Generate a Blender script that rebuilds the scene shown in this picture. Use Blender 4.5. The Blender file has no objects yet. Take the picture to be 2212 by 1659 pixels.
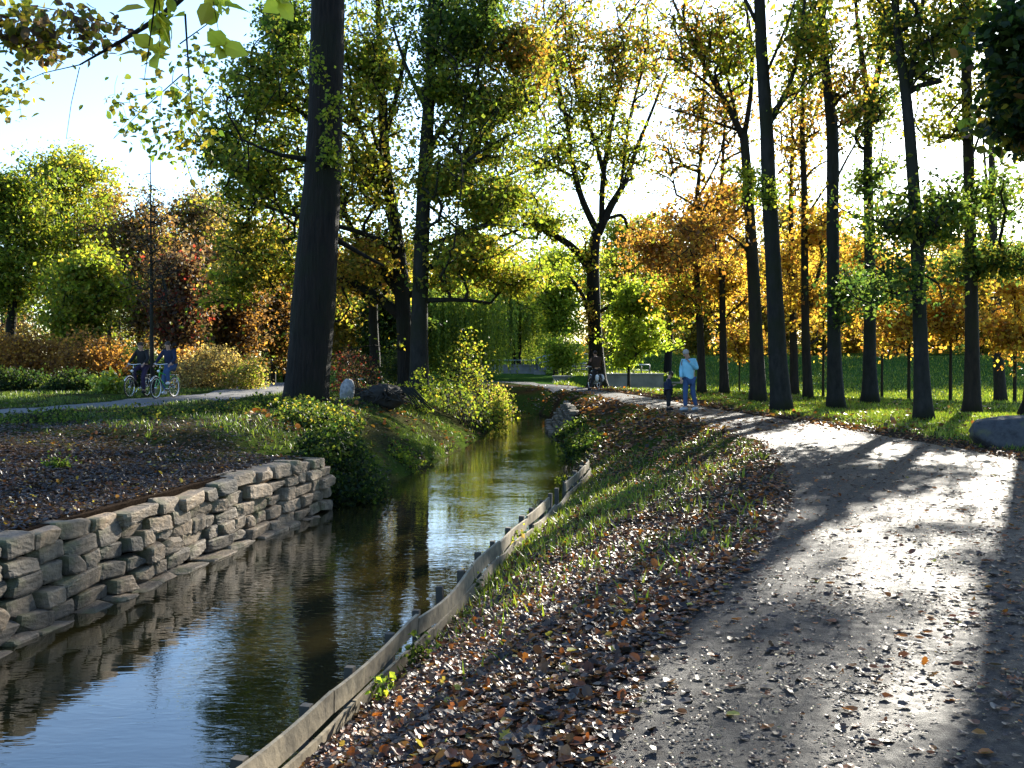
import bpy, bmesh, math, random
import numpy as np
from mathutils import Vector, Matrix

# ------------------------------------------------------------------ camera, sky, sun, exposure
SC = bpy.context.scene
COL = SC.collection
F_PX, CX, CY = 1050.0, 512.0, 384.0
PITCH = math.atan(28 / F_PX)
EYE = 1.6
SUN_AZ, SUN_EL = math.radians(26.6), math.radians(19.0)

cam_d = bpy.data.cameras.new("camera")
cam = bpy.data.objects.new("camera", cam_d)
COL.objects.link(cam)
cam.location = (0, 0, EYE)
cam.rotation_euler = (math.pi / 2 - PITCH, 0, 0)
cam_d.sensor_width = 36.0
cam_d.lens = 36.0 * F_PX / 1024.0
cam_d.clip_start = 0.05
cam_d.clip_end = 3000
SC.camera = cam

world = bpy.data.worlds.new("World")
SC.world = world
world.use_nodes = True
wn = world.node_tree.nodes
bg = wn["Background"]
sky = wn.new("ShaderNodeTexSky")
sky.sky_type = 'NISHITA'
sky.sun_disc = False
sky.sun_elevation = SUN_EL
sky.sun_rotation = SUN_AZ
sky.air_density = 1.0
sky.dust_density = 0.55
sky.ozone_density = 1.2
tint = wn.new("ShaderNodeMix"); tint.data_type = 'RGBA'; tint.blend_type = 'MULTIPLY'
tint.inputs[0].default_value = 1.0; tint.inputs[7].default_value = (.80, .95, 1.14, 1)
world.node_tree.links.new(sky.outputs[0], tint.inputs[6])
world.node_tree.links.new(tint.outputs[2], bg.inputs[0])
bg.inputs[1].default_value = 0.092

sun_d = bpy.data.lights.new("sun", 'SUN')
sun_d.energy = 5.0
sun_d.angle = math.radians(0.6)
sun_d.color = (1.0, 0.93, 0.80)
sun = bpy.data.objects.new("sun", sun_d)
COL.objects.link(sun)
SUN_DIR = Vector((math.sin(SUN_AZ) * math.cos(SUN_EL), math.cos(SUN_AZ) * math.cos(SUN_EL), math.sin(SUN_EL)))
sun.rotation_euler = SUN_DIR.to_track_quat('Z', 'Y').to_euler()
sun.location = (30, 60, 40)

SC.view_settings.view_transform = 'Standard'
SC.view_settings.look = 'None'
SC.view_settings.exposure = 1.98
SC.view_settings.gamma = 1.0
SC.render.engine = 'CYCLES'
cy = SC.cycles
cy.max_bounces = 8
cy.diffuse_bounces = 5
cy.glossy_bounces = 3
cy.transmission_bounces = 3
cy.transparent_max_bounces = 4
cy.caustics_reflective = False
cy.caustics_refractive = False
cy.sample_clamp_indirect = 8.0
cy.use_denoising = True

# ------------------------------------------------------------------ small maths
rng = np.random.default_rng(7)
random.seed(7)
DS = 1024.0 / 2212.0            # traced coordinates (2212 wide) -> 1024 wide

def ray(xd, yd):
    u, v = xd * DS, yd * DS
    a, b = (u - CX) / F_PX, (CY - v) / F_PX
    return np.array([a, math.cos(PITCH) + b * math.sin(PITCH), -math.sin(PITCH) + b * math.cos(PITCH)])

def D(xd, yd, Y):               # point seen at (xd, yd), standing at distance Y
    r = ray(xd, yd)
    return np.array([0, 0, EYE]) + r * (Y / r[1])

def sm(t):
    t = np.clip(t, 0, 1)
    return t * t * (3 - 2 * t)

def hash2(i, j):
    n = np.sin(i * 127.1 + j * 311.7) * 43758.5453
    return n - np.floor(n)

def vnoise(x, y):
    x = np.asarray(x, float); y = np.asarray(y, float)
    i, j = np.floor(x), np.floor(y)
    fx, fy = sm(x - i), sm(y - j)
    a, b, c, d = hash2(i, j), hash2(i + 1, j), hash2(i, j + 1), hash2(i + 1, j + 1)
    return (a * (1 - fx) + b * fx) * (1 - fy) + (c * (1 - fx) + d * fx) * fy

def fbm(x, y):
    return (vnoise(x, y) + .5 * vnoise(x * 2.1 + 7, y * 2.1 + 3) + .25 * vnoise(x * 4.3 + 1, y * 4.3 + 9)) / 1.75

# ------------------------------------------------------------------ lie of the land
WATER = -1.2
_xl = ([-14, 6, 10.4, 15, 19.1, 23, 27, 31, 36, 41, 44, 47, 50, 54, 58, 60],
       [-6.6, -5.6, -5.07, -4.35, -3.5, -2.6, -2.0, -1.5, -1.0, -.6, -.5, -1.2, -3.5, -9, -16, -18])
_xr = ([-14, 3, 5.86, 8.3, 10.4, 14, 18, 22.6, 27.5, 31, 35, 41, 46, 50, 54, 58, 60],
       [-3.9, -2.3, -1.57, -1.04, -.67, -.04, .75, 1.6, 1.5, 1.55, 1.6, 1.6, 1.75, 1.3, -.2, -8, -16])
def xL(y): return np.interp(y, *_xl)
def xR(y): return np.interp(y, *_xr)
PL = np.array([(-3.2, -14), (-.9, 0), (-.3, 2.2), (.295, 4.08), (.745, 5.75), (2.08, 8.8), (3.06, 11.7), (3.98, 15.7), (4.6, 19), (4.62, 22.7), (4.54, 26), (4.54, 30),
               (3.84, 36), (3.06, 46), (1.8, 54), (-.5, 61), (-5, 66), (-12, 70)])
PR = np.array([(-.2, -14), (1.9, 0), (2.4, 2.2), (2.9, 4.4), (3.35, 5.9), (4.6, 8.6), (6.1, 11.7), (7.8, 15.7), (7.7, 19), (7.2, 22.7), (6.9, 26), (6.35, 30),
               (5.7, 36), (4.5, 46), (3.3, 55), (.9, 62.6), (-4, 67.8), (-12, 72)])
def pathL(y): return np.interp(y, PL[:15, 1], PL[:15, 0])
def pathR(y): return np.interp(y, PR[:15, 1], PR[:15, 0])
LP = np.array([(-24, 17), (-18.5, 20.5), (-13.1, 26.8), (-11.5, 29.6), (-10.2, 34), (-9.9, 40), (-11.1, 48), (-13.4, 57), (-18, 66)])   # left path centre line
def edgeY(x): return np.interp(x, [2, 5, 10, 17, 30], [54, 52, 45, 35.5, 33])

def H(x, y):
    x = np.asarray(x, float); y = np.asarray(y, float)
    l, r = xL(y), xR(y)
    # right bank
    d = x - r
    w = np.where(y < 50, np.maximum(pathL(y) - r - .12, .6), 3.0)
    t = np.clip(d / w, 0, 1)
    near = -1.07 + 1.07 * (1 - (1 - t) ** 1.35)
    far = -1.27 + 1.27 * (1 - (1 - t) ** 1.9)
    k = sm((y - 22.5) / 3)
    hr = near * (1 - k) + far * k
    # lawn, drop to the meadow, embankment at its back
    e = y - edgeY(x)
    drop = -1.25 * sm(e / 6) * sm((x - 3) / 3)
    back = np.interp(y, [70, 80, 94, 106, 112, 200], [-1.25, -1.0, -.25, 1.5, 1.5, 4])
    farR = np.where(y > 66, back, drop)
    kb = sm((x / np.maximum(y, 1) - .048) / .012)
    farM = np.where(y > 62.2, np.interp(y, [62, 100, 130, 200], [.45, .5, 1.2, 4]) * kb + np.interp(y, [62, 95, 130, 200], [0, .1, 1.2, 4]) * (1 - kb), drop)
    kx = sm((x - 9.3) / 3)
    hl = farM * (1 - kx) + farR * kx
    hright = hr + np.where(t >= 1, hl, 0)
    # left bank
    dl = l - x
    wl = -.2 + .40 * sm(dl / 6.5)
    tl = np.clip(dl / 3.0, 0, 1)
    bl = -1.27 + 1.5 * (1 - (1 - tl) ** 2.0)
    kk = sm((y - 18.5) / 1.2)
    hleft = wl * (1 - kk) + bl * kk + sm((y - 60) / 80) * 1.2
    h = np.where(d > 0, hright, np.where(dl > 0, hleft, -1.8))
    h = np.where(y > 60, np.where(d > 0, hright, .2 + sm((y - 60) / 60) * 1.0), h)
    n = (fbm(x * .7, y * .7) - .5) * .10 + (fbm(x * .16 + 4, y * .16) - .5) * .25
    amp = sm(np.maximum(d, dl) / 1.5) * np.where((x > pathL(np.minimum(y, 54)) - .6) & (x < pathR(np.minimum(y, 54)) + .6) & (y < 60), .15, 1)
    return h + n * amp

def Hs(x, y): return float(H(np.array([x]), np.array([y]))[0])

def hit(xd, yd, lo=4.0, hi=150.0):
    prev = None
    for Y in np.arange(lo, hi, .25):
        p = D(xd, yd, Y)
        if p[2] <= Hs(p[0], p[1]):
            return p
    return D(xd, yd, hi)

# ------------------------------------------------------------------ object helpers
def link(o, parent=None):
    COL.objects.link(o)
    if parent is not None:
        o.parent = parent
    return o

def tag(o, label, cat, group=None, kind=None):
    if label: o["label"] = label
    if cat: o["category"] = cat
    if group: o["group"] = group
    if kind: o["kind"] = kind
    return o

def thing(name, label, cat, loc=(0, 0, 0), rotz=0.0, group=None):
    o = bpy.data.objects.new(name, None)
    o.location = loc; o.rotation_euler = (0, 0, rotz)
    o.empty_display_size = .2
    link(o)
    return tag(o, label, cat, group, kind='thing')

def mesh_np(name, verts, faces, mat, parent=None, colors=None, smooth=False, origin=None):
    """verts (N,3); faces = list of int arrays (F,k)."""
    verts = np.asarray(verts, np.float32)
    if origin is not None:
        verts = verts - np.asarray(origin, np.float32)
    me = bpy.data.meshes.new(name)
    if not isinstance(faces, (list, tuple)):
        faces = [faces]
    faces = [np.asarray(f, np.int32) for f in faces if len(f)]
    me.vertices.add(len(verts)); me.vertices.foreach_set("co", verts.ravel())
    nl = sum(f.size for f in faces); npo = sum(len(f) for f in faces)
    me.loops.add(nl); me.loops.foreach_set("vertex_index", np.concatenate([f.ravel() for f in faces]))
    me.polygons.add(npo)
    tot = np.concatenate([np.full(len(f), f.shape[1], np.int32) for f in faces])
    st = np.concatenate([[0], np.cumsum(tot)[:-1]]).astype(np.int32)
    me.polygons.foreach_set("loop_start", st)
    me.polygons.foreach_set("use_smooth", np.full(npo, bool(smooth)))
    if colors is not None:
        at = me.color_attributes.new("Col", 'FLOAT_COLOR', 'POINT')
        c = np.ones((len(verts), 4), np.float32); c[:, :3] = colors
        at.data.foreach_set("color", c.ravel())
    me.update(calc_edges=True)
    me.materials.append(mat)
    o = bpy.data.objects.new(name, me)
    if origin is not None and parent is None:
        o.location = origin
    link(o, parent)
    return o

class MB:
    """collects simple shapes into one mesh"""
    def __init__(s): s.v = []; s.f = {}; s.n = 0
    def add(s, v, *fs):
        v = np.asarray(v, float)
        for f in fs:
            f = np.asarray(f, int)
            if len(f): s.f.setdefault(f.shape[1], []).append(f + s.n)
        s.v.append(v); s.n += len(v)
    def tube(s, pts, rad, k=8, cap=True, jit=0.0, flat=None):
        pts = np.asarray(pts, float); n = len(pts)
        rad = np.full(n, rad) if np.isscalar(rad) else np.asarray(rad, float)
        tg = np.gradient(pts, axis=0); tg /= np.linalg.norm(tg, axis=1)[:, None] + 1e-9
        ref = np.array([0, 0, 1.]) if abs(tg[0][2]) < .8 else np.array([1., 0, 0])
        rings = []
        a = np.linspace(0, 2 * np.pi, k, endpoint=False)
        prev = ref - tg[0] * ref.dot(tg[0]); prev /= np.linalg.norm(prev)
        for i in range(n):
            u = prev - tg[i] * prev.dot(tg[i]); u /= np.linalg.norm(u) + 1e-9; prev = u
            w = np.cross(tg[i], u)
            rr = rad[i] * (1 + (rng.random(k) - .5) * jit)
            rings.append(pts[i] + (np.cos(a) * rr)[:, None] * u + (np.sin(a) * rr * (flat or 1))[:, None] * w)
        v = np.concatenate(rings)
        i = np.arange(n - 1)[:, None] * k; j = np.arange(k)[None, :]; j2 = (j + 1) % k
        q = np.stack([i + j, i + j2, i + k + j2, i + k + j], -1).reshape(-1, 4)
        fs = [q]
        if cap:
            v = np.concatenate([v, pts[:1], pts[-1:]])
            jj = np.arange(k)
            c1 = np.stack([np.full(k, n * k), (jj + 1) % k, jj], -1)
            c2 = np.stack([np.full(k, n * k + 1), (n - 1) * k + jj, (n - 1) * k + (jj + 1) % k], -1)
            fs.append(np.concatenate([c1, c2]))
        s.add(v, *fs)
    def box(s, c, size, rot=None):
        c = np.asarray(c, float); h = np.asarray(size, float) / 2
        v = np.array([[x, y, z] for x in (-1, 1) for y in (-1, 1) for z in (-1, 1)]) * h
        if rot is not None: v = v @ np.array(rot).T
        f = [[0, 1, 3, 2], [4, 6, 7, 5], [0, 4, 5, 1], [2, 3, 7, 6], [0, 2, 6, 4], [1, 5, 7, 3]]
        s.add(v + c, f)
    def ball(s, c, r, nu=12, nv=8, lump=0.0, rot=None):
        c = np.asarray(c, float); r = np.ones(3) * r
        th = np.linspace(0, np.pi, nv + 1)[1:-1]; ph = np.linspace(0, 2 * np.pi, nu, endpoint=False)
        T, P = np.meshgrid(th, ph, indexing='ij')
        v = np.stack([np.sin(T) * np.cos(P), np.sin(T) * np.sin(P), np.cos(T)], -1).reshape(-1, 3)
        v = np.concatenate([v, [[0, 0, 1]], [[0, 0, -1]]])
        if lump: v = v * (1 + (rng.random((len(v), 1)) - .5) * lump)
        v = v * r
        if rot is not None: v = v @ np.array(rot).T
        m = nv - 1
        i = np.arange(m - 1)[:, None] * nu; j = np.arange(nu)[None, :]; j2 = (j + 1) % nu
        q = np.stack([i + j, i + nu + j, i + nu + j2, i + j2], -1).reshape(-1, 4)
        jj = np.arange(nu)
        t = np.concatenate([np.stack([np.full(nu, m * nu), jj, (jj + 1) % nu], -1),
                            np.stack([np.full(nu, m * nu + 1), (m - 1) * nu + (jj + 1) % nu, (m - 1) * nu + jj], -1)])
        s.add(v + c, q, t)
    def torus(s, c, R, r, axis=(1, 0, 0), nu=36, nv=8):
        a = np.linspace(0, 2 * np.pi, nu, endpoint=False)
        ax = Vector(axis).normalized(); p = ax.orthogonal().normalized(); q = ax.cross(p)
        p, q, axn = np.array(p), np.array(q), np.array(ax)
        b = np.linspace(0, 2 * np.pi, nv, endpoint=False)
        v = []
        for t in a:
            d = math.cos(t) * p + math.sin(t) * q
            for w in b: v.append(np.asarray(c) + d * (R + r * math.cos(w)) + axn * r * math.sin(w))
        i = np.arange(nu)[:, None]; j = np.arange(nv)[None, :]
        f = np.stack([i * nv + j, ((i + 1) % nu) * nv + j, ((i + 1) % nu) * nv + (j + 1) % nv, i * nv + (j + 1) % nv], -1).reshape(-1, 4)
        s.add(v, f)
    def build(s, name, mat, parent=None, smooth=True, origin=None):
        v = np.concatenate(s.v)
        return mesh_np(name, v, [np.concatenate(x) for x in s.f.values()], mat, parent, smooth=smooth, origin=origin)

# ------------------------------------------------------------------ materials
def new_mat(name):
    m = bpy.data.materials.new(name); m.use_nodes = True
    nt = m.node_tree
    return m, nt, nt.nodes["Principled BSDF"], nt.nodes["Material Output"]

def N(nt, t, **kw):
    n = nt.nodes.new(t)
    for k, v in kw.items():
        if hasattr(n, k): setattr(n, k, v)
    return n

def ramp(nt, fac, stops):
    r = N(nt, "ShaderNodeValToRGB")
    el = r.color_ramp.elements
    while len(el) < len(stops): el.new(.5)
    for e, (p, c) in zip(el, stops):
        e.position = p; e.color = (*c, 1)
    nt.links.new(fac, r.inputs[0])
    return r.outputs[0]

def noise(nt, scale, detail=4, coord="Object", sc=None, rough=.6):
    tc = N(nt, "ShaderNodeTexCoord"); n = N(nt, "ShaderNodeTexNoise")
    n.inputs["Scale"].default_value = scale; n.inputs["Detail"].default_value = detail
    n.inputs["Roughness"].default_value = rough
    if sc:
        mp = N(nt, "ShaderNodeMapping"); mp.inputs["Scale"].default_value = sc
        nt.links.new(tc.outputs[coord], mp.inputs[0]); nt.links.new(mp.outputs[0], n.inputs["Vector"])
    else:
        nt.links.new(tc.outputs[coord], n.inputs["Vector"])
    return n.outputs["Fac"]

def bump(nt, fac, strength, dist, bsdf):
    b = N(nt, "ShaderNodeBump"); b.inputs["Strength"].default_value = strength; b.inputs["Distance"].default_value = dist
    nt.links.new(fac, b.inputs["Height"]); nt.links.new(b.outputs[0], bsdf.inputs["Normal"])
    return b

def leaf_mat(name, trans=.55, rough=.5, spec=.3, tint=1.25):
    m, nt, p, out = new_mat(name)
    a = N(nt, "ShaderNodeAttribute"); a.attribute_name = "Col"
    nt.links.new(a.outputs["Color"], p.inputs["Base Color"])
    p.inputs["Roughness"].default_value = rough
    p.inputs["Specular IOR Level"].default_value = spec
    t = N(nt, "ShaderNodeBsdfTranslucent")
    mx = N(nt, "ShaderNodeMix"); mx.data_type = 'RGBA'; mx.blend_type = 'MULTIPLY'
    mx.inputs[0].default_value = 1
    nt.links.new(a.outputs["Color"], mx.inputs[6]); mx.inputs[7].default_value = (tint * 1.05, tint, tint * .55, 1)
    nt.links.new(mx.outputs[2], t.inputs[0])
    s = N(nt, "ShaderNodeMixShader"); s.inputs[0].default_value = trans
    nt.links.new(p.outputs[0], s.inputs[1]); nt.links.new(t.outputs[0], s.inputs[2])
    nt.links.new(s.outputs[0], out.inputs[0])
    return m

M = {}
M['leaf'] = leaf_mat("leaf", .66, tint=1.5)
M['leaf_glossy'] = leaf_mat("glossy_leaf", .45, .35, .5)
M['litter'] = leaf_mat("fallen_leaf", .25, .45, .32, 1.7)
M['grass'] = leaf_mat("grass_blade", .5, .45, .4, 1.3)

def bark(name, c1, c2, moss=None, sc=(8, 8, .9), strength=1.0, dist=.14):
    m, nt, p, out = new_mat(name)
    n = noise(nt, 1.6, 6, sc=sc)
    base = ramp(nt, n, [(.3, c1), (.7, c2)])
    if moss:
        n2 = noise(nt, .9, 3)
        f = ramp(nt, n2, [(.45, (0, 0, 0)), (.62, (1, 1, 1))])
        mx = N(nt, "ShaderNodeMix"); mx.data_type = 'RGBA'
        nt.links.new(f, mx.inputs[0]); nt.links.new(base, mx.inputs[6]); mx.inputs[7].default_value = (*moss, 1)
        base = mx.outputs[2]
    nt.links.new(base, p.inputs["Base Color"])
    p.inputs["Roughness"].default_value = .85
    p.inputs["Specular IOR Level"].default_value = .25
    bump(nt, n, strength, dist, p)
    return m
M['bark'] = bark("furrowed_bark", (.002, .002, .0015), (.018, .013, .010), moss=(.009, .010, .004))
M['bark_grey'] = bark("smooth_grey_bark", (.006, .006, .0055), (.024, .023, .020), moss=(.012, .014, .006), sc=(5, 5, 2), strength=.4, dist=.02)
M['bark_brown'] = bark("brown_bark", (.008, .006, .005), (.030, .022, .015), moss=(.018, .018, .007), sc=(6, 6, 1.5), strength=.5, dist=.03)

def simple(name, col, rough=.6, metal=0.0, var=.25, nscale=12, bmp=0.0, spec=.5):
    m, nt, p, out = new_mat(name)
    n = noise(nt, nscale, 4)
    c = np.array(col)
    nt.links.new(ramp(nt, n, [(.3, tuple(c * (1 - var))), (.7, tuple(np.minimum(c * (1 + var), 1)))]), p.inputs["Base Color"])
    p.inputs["Roughness"].default_value = rough; p.inputs["Metallic"].default_value = metal
    p.inputs["Specular IOR Level"].default_value = spec
    if bmp: bump(nt, n, bmp, .02, p)
    return m

def ground_mat():
    m, nt, p, out = new_mat("ground_soil_and_turf")
    a = N(nt, "ShaderNodeAttribute"); a.attribute_name = "Col"
    n = noise(nt, 9, 8, rough=.75)
    n2 = noise(nt, 60, 4)
    r = ramp(nt, n, [(.3, (.45, .42, .40)), (.55, (1, 1, 1)), (.75, (1.5, 1.35, 1.1))])
    mx = N(nt, "ShaderNodeMix"); mx.data_type = 'RGBA'; mx.blend_type = 'MULTIPLY'; mx.inputs[0].default_value = 1
    nt.links.new(a.outputs["Color"], mx.inputs[6]); nt.links.new(r, mx.inputs[7])
    nt.links.new(mx.outputs[2], p.inputs["Base Color"])
    p.inputs["Roughness"].default_value = 1; p.inputs["Specular IOR Level"].default_value = 0.0
    ad = N(nt, "ShaderNodeMath"); ad.operation = 'ADD'
    nt.links.new(n, ad.inputs[0]); nt.links.new(n2, ad.inputs[1])
    bump(nt, ad.outputs[0], .8, .05, p)
    return m
M['ground'] = ground_mat()

def path_mat():
    m, nt, p, out = new_mat("worn_tarmac")
    n = noise(nt, 140, 3, rough=.8)
    n2 = noise(nt, 1.3, 5)
    n3 = noise(nt, 14, 4)
    c = ramp(nt, n, [(.35, (.010, .010, .0115)), (.6, (.020, .020, .021)), (.74, (.075, .075, .075))])
    w = ramp(nt, n2, [(.35, (.75, .72, .7)), (.7, (1.25, 1.2, 1.15))])
    mx = N(nt, "ShaderNodeMix"); mx.data_type = 'RGBA'; mx.blend_type = 'MULTIPLY'; mx.inputs[0].default_value = 1
    nt.links.new(c, mx.inputs[6]); nt.links.new(w, mx.inputs[7])
    nt.links.new(mx.outputs[2], p.inputs["Base Color"])
    rr = N(nt, "ShaderNodeMapRange"); rr.inputs[1].default_value = .3; rr.inputs[2].default_value = .7
    rr.inputs[3].default_value = .5; rr.inputs[4].default_value = .75
    nt.links.new(n3, rr.inputs[0]); nt.links.new(rr.outputs[0], p.inputs["Roughness"])
    p.inputs["Specular IOR Level"].default_value = .17
    n4 = noise(nt, 45, 5, rough=.85)
    ad = N(nt, 'ShaderNodeMath'); ad.operation = 'MULTIPLY_ADD'; ad.inputs[1].default_value = 2.5
    nt.links.new(n4, ad.inputs[0]); nt.links.new(n, ad.inputs[2])
    bump(nt, ad.outputs[0], .7, .006, p)
    return m
M['path'] = path_mat()

def water_mat():
    m, nt, p, out = new_mat("stream_water")
    p.inputs["Base Color"].default_value = (.022, .018, .006, 1)
    p.inputs["Roughness"].default_value = .02
    p.inputs["IOR"].default_value = 1.42
    p.inputs["Specular IOR Level"].default_value = 1.0
    tc = N(nt, "ShaderNodeTexCoord")
    mp = N(nt, "ShaderNodeMapping"); mp.inputs["Scale"].default_value = (.7, 1.9, 1); mp.inputs["Rotation"].default_value = (0, 0, .12)
    nt.links.new(tc.outputs["Object"], mp.inputs[0])
    n = N(nt, "ShaderNodeTexNoise"); n.inputs["Scale"].default_value = 7; n.inputs["Detail"].default_value = 1.5; n.inputs["Roughness"].default_value = .5
    n.inputs["Distortion"].default_value = .6
    nt.links.new(mp.outputs[0], n.inputs["Vector"])
    n2 = N(nt, "ShaderNodeTexNoise"); n2.inputs["Scale"].default_value = 1.1; n2.inputs["Detail"].default_value = 2
    nt.links.new(mp.outputs[0], n2.inputs["Vector"])
    # ripples come in patches
    n3 = N(nt, "ShaderNodeTexNoise"); n3.inputs["Scale"].default_value = .55; n3.inputs["Detail"].default_value = 2
    nt.links.new(tc.outputs["Object"], n3.inputs["Vector"])
    mr = N(nt, "ShaderNodeMapRange"); mr.inputs[1].default_value = .38; mr.inputs[2].default_value = .62
    mr.inputs[3].default_value = .25; mr.inputs[4].default_value = 1.0
    nt.links.new(n3.outputs["Fac"], mr.inputs[0])
    mu = N(nt, "ShaderNodeMath"); mu.operation = 'MULTIPLY'
    nt.links.new(n.outputs["Fac"], mu.inputs[0]); nt.links.new(mr.outputs[0], mu.inputs[1])
    ad = N(nt, "ShaderNodeMath"); ad.operation = 'MULTIPLY_ADD'
    nt.links.new(n2.outputs["Fac"], ad.inputs[0]); ad.inputs[1].default_value = .8
    nt.links.new(mu.outputs[0], ad.inputs[2])
    bump(nt, ad.outputs[0], .36, .012, p)
    return m
M['water'] = water_mat()

def stone_mat(name, cols, warm=0.0):
    m, nt, p, out = new_mat(name)
    oi = N(nt, "ShaderNodeObjectInfo")
    n = noise(nt, 7, 7, rough=.7); nl = noise(nt, 2.2, 3)
    c = ramp(nt, oi.outputs["Random"], [(0, cols[0]), (.35, cols[1]), (.7, cols[2]), (1, cols[3])])
    w = ramp(nt, n, [(.30, (.22, .21, .20)), (.48, (.85, .85, .85)), (.72, (1.45, 1.38, 1.25))])
    mx = N(nt, "ShaderNodeMix"); mx.data_type = 'RGBA'; mx.blend_type = 'MULTIPLY'; mx.inputs[0].default_value = 1
    nt.links.new(c, mx.inputs[6]); nt.links.new(w, mx.inputs[7])
    f = ramp(nt, nl, [(.55, (0, 0, 0)), (.7, (.8, .8, .8))])
    m2 = N(nt, "ShaderNodeMix"); m2.data_type = 'RGBA'
    nt.links.new(f, m2.inputs[0]); nt.links.new(mx.outputs[2], m2.inputs[6]); m2.inputs[7].default_value = (.10, .10, .03, 1)
    nt.links.new(m2.outputs[2], p.inputs["Base Color"])
    p.inputs["Roughness"].default_value = .8
    bump(nt, n, .9, .03, p)
    return m
M['stone'] = stone_mat("wall_stone", [(.085, .066, .044), (.20, .145, .09), (.10, .082, .06), (.25, .175, .105)])
M['boulder'] = stone_mat("boulder_stone", [(.045, .045, .048)] * 4)
M['pale_stone'] = stone_mat("pale_stone", [(.30, .30, .31)] * 4)
M['concrete'] = simple("old_concrete", (.20, .20, .19), .85, var=.4, nscale=1.2, bmp=.3)
M['gravel'] = simple('pale_gravel', (.10, .095, .09), .8, nscale=30, bmp=.3)
M['wood'] = simple("weathered_board", (.21, .17, .105), .75, var=.45, nscale=7, bmp=.6)
M['wood_dark'] = simple("wet_dark_wood", (.05, .042, .03), .7, nscale=6)

# ------------------------------------------------------------------ terrain sheet
ys = [-14.0]
while ys[-1] < 300: ys.append(ys[-1] + max(.11, min(3.5, .011 * abs(ys[-1]) + .05)) if ys[-1] > 1 else ys[-1] + .6)
ys = np.array(ys)
ys = np.sort(np.concatenate([ys, [62.02, 62.25]]))
g = [0.0]
while g[-1] < 240: g.append(g[-1] + .09 + .022 * g[-1])
g = np.array(g)
cols = []
for y in ys:
    l, r = float(xL(y)), float(xR(y))
    if y > 60: l = r = -17.0
    left = l - g[::-1]
    bed = np.linspace(l + .015, r - .015, 6) if y <= 60 else np.linspace(l, r, 6)
    cols.append(np.concatenate([left, bed, r + g]))
X = np.array(cols); Yg = np.repeat(ys[:, None], X.shape[1], 1)
Z = H(X, Yg)
nb = len(g)
instream = np.zeros_like(X, bool); instream[:, nb:nb + 6] = True
Z = np.where(instream & (Yg <= 60), -1.75, Z)
# the bank line itself
yy = ys[ys <= 60]
Z[:len(yy), nb - 1] = np.where(yy < 18.8, H(X[:len(yy), nb - 1] - .05, yy), -1.27)
Z[:len(yy), nb + 6] = H(X[:len(yy), nb + 6] + .03, yy)

def pathdist(px, py, line):
    d = np.full(px.shape, 1e9)
    for (ax, ay), (bx, by) in zip(line[:-1], line[1:]):
        vx, vy = bx - ax, by - ay
        t = np.clip(((px - ax) * vx + (py - ay) * vy) / (vx * vx + vy * vy), 0, 1)
        d = np.minimum(d, np.hypot(px - ax - t * vx, py - ay - t * vy))
    return d
PC = (PL + PR) / 2
on_path = (X > np.interp(Yg, PL[:15, 1], PL[:15, 0]) + .22) & (X < np.interp(Yg, PR[:15, 1], PR[:15, 0]) - .22) & (Yg < 56)
on_path |= pathdist(X, Yg, PC[-5:]) < .8
dl_path = pathdist(X, Yg, LP)
Z = np.where(on_path | (dl_path < 1.2), Z - .05, Z)

def landcol(x, y):
    d, dl = x - xR(y), xL(y) - x
    n = fbm(x * .9, y * .9); n2 = fbm(x * 3 + 5, y * 3)
    dirt = np.array([.050, .036, .026]); grass = np.array([.055, .085, .016]); mead = np.array([.05, .105, .025]); rust = np.array([.115, .055, .022])
    gr = np.zeros_like(x)
    # right bank: litter near, patchy turf beyond
    rb = (d > 0) & (x < pathL(np.minimum(y, 54)) + .3)
    gr = np.where(rb, sm((y - 11) / 10) * sm((n - .38) / .2) * .9, gr)
    rl = (x > pathR(np.minimum(y, 54)) - .2) & (d > 0)
    gr = np.where(rl, sm((x - pathR(np.minimum(y, 54)) - .5 + 1.2 * (n - .5)) / 1.6) * sm((y - 13) / 5 + (n - .5)) * (.72 + .28 * sm((n2 - .4) / .2)), gr)
    lb = dl > 0
    gr = np.where(lb, sm((y - 17.5 + 3 * n) / 5) * (.35 + .65 * sm((n - .42) / .2)), gr)
    gr = np.where(y > 60, 1, gr)
    rusty = np.where((y > 24) & (y < 60) & rb, sm((n2 - .45) / .2) * .8, 0)
    rusty = np.where((dl_path_f(x, y) < 4) & lb, .3 * n2, rusty)
    dirt = np.where(((dl < .02) & (dl > -1) & (y < 20))[..., None], dirt * .35, dirt)  # bank face behind the wall painted darker, so gaps between stones look shaded
    c = dirt + (rust - dirt) * rusty[..., None]
    mv = .65 + .9 * fbm(x * .25, y * .12)[..., None]
    gcol = np.where((y > 55)[..., None], mead * mv * np.array([1.0, .95, .8]), grass)
    return c * (1 - gr[..., None]) + gcol * gr[..., None], gr
def dl_path_f(x, y): return pathdist(x, y, LP)
C, GR = landcol(X, Yg)
nc = X.shape[1]; nr = len(ys)
i = np.arange(nr - 1)[:, None] * nc; j = np.arange(nc - 1)[None, :]
quads = np.stack([i + j, i + j + 1, i + nc + j + 1, i + nc + j], -1).reshape(-1, 4)
ground = mesh_np("ground", np.stack([X, Yg, Z], -1).reshape(-1, 3), quads, M['ground'], colors=C.reshape(-1, 3), smooth=True)
tag(ground, "leaf strewn banks, lawns and meadow of the park", None, kind="structure")

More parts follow.
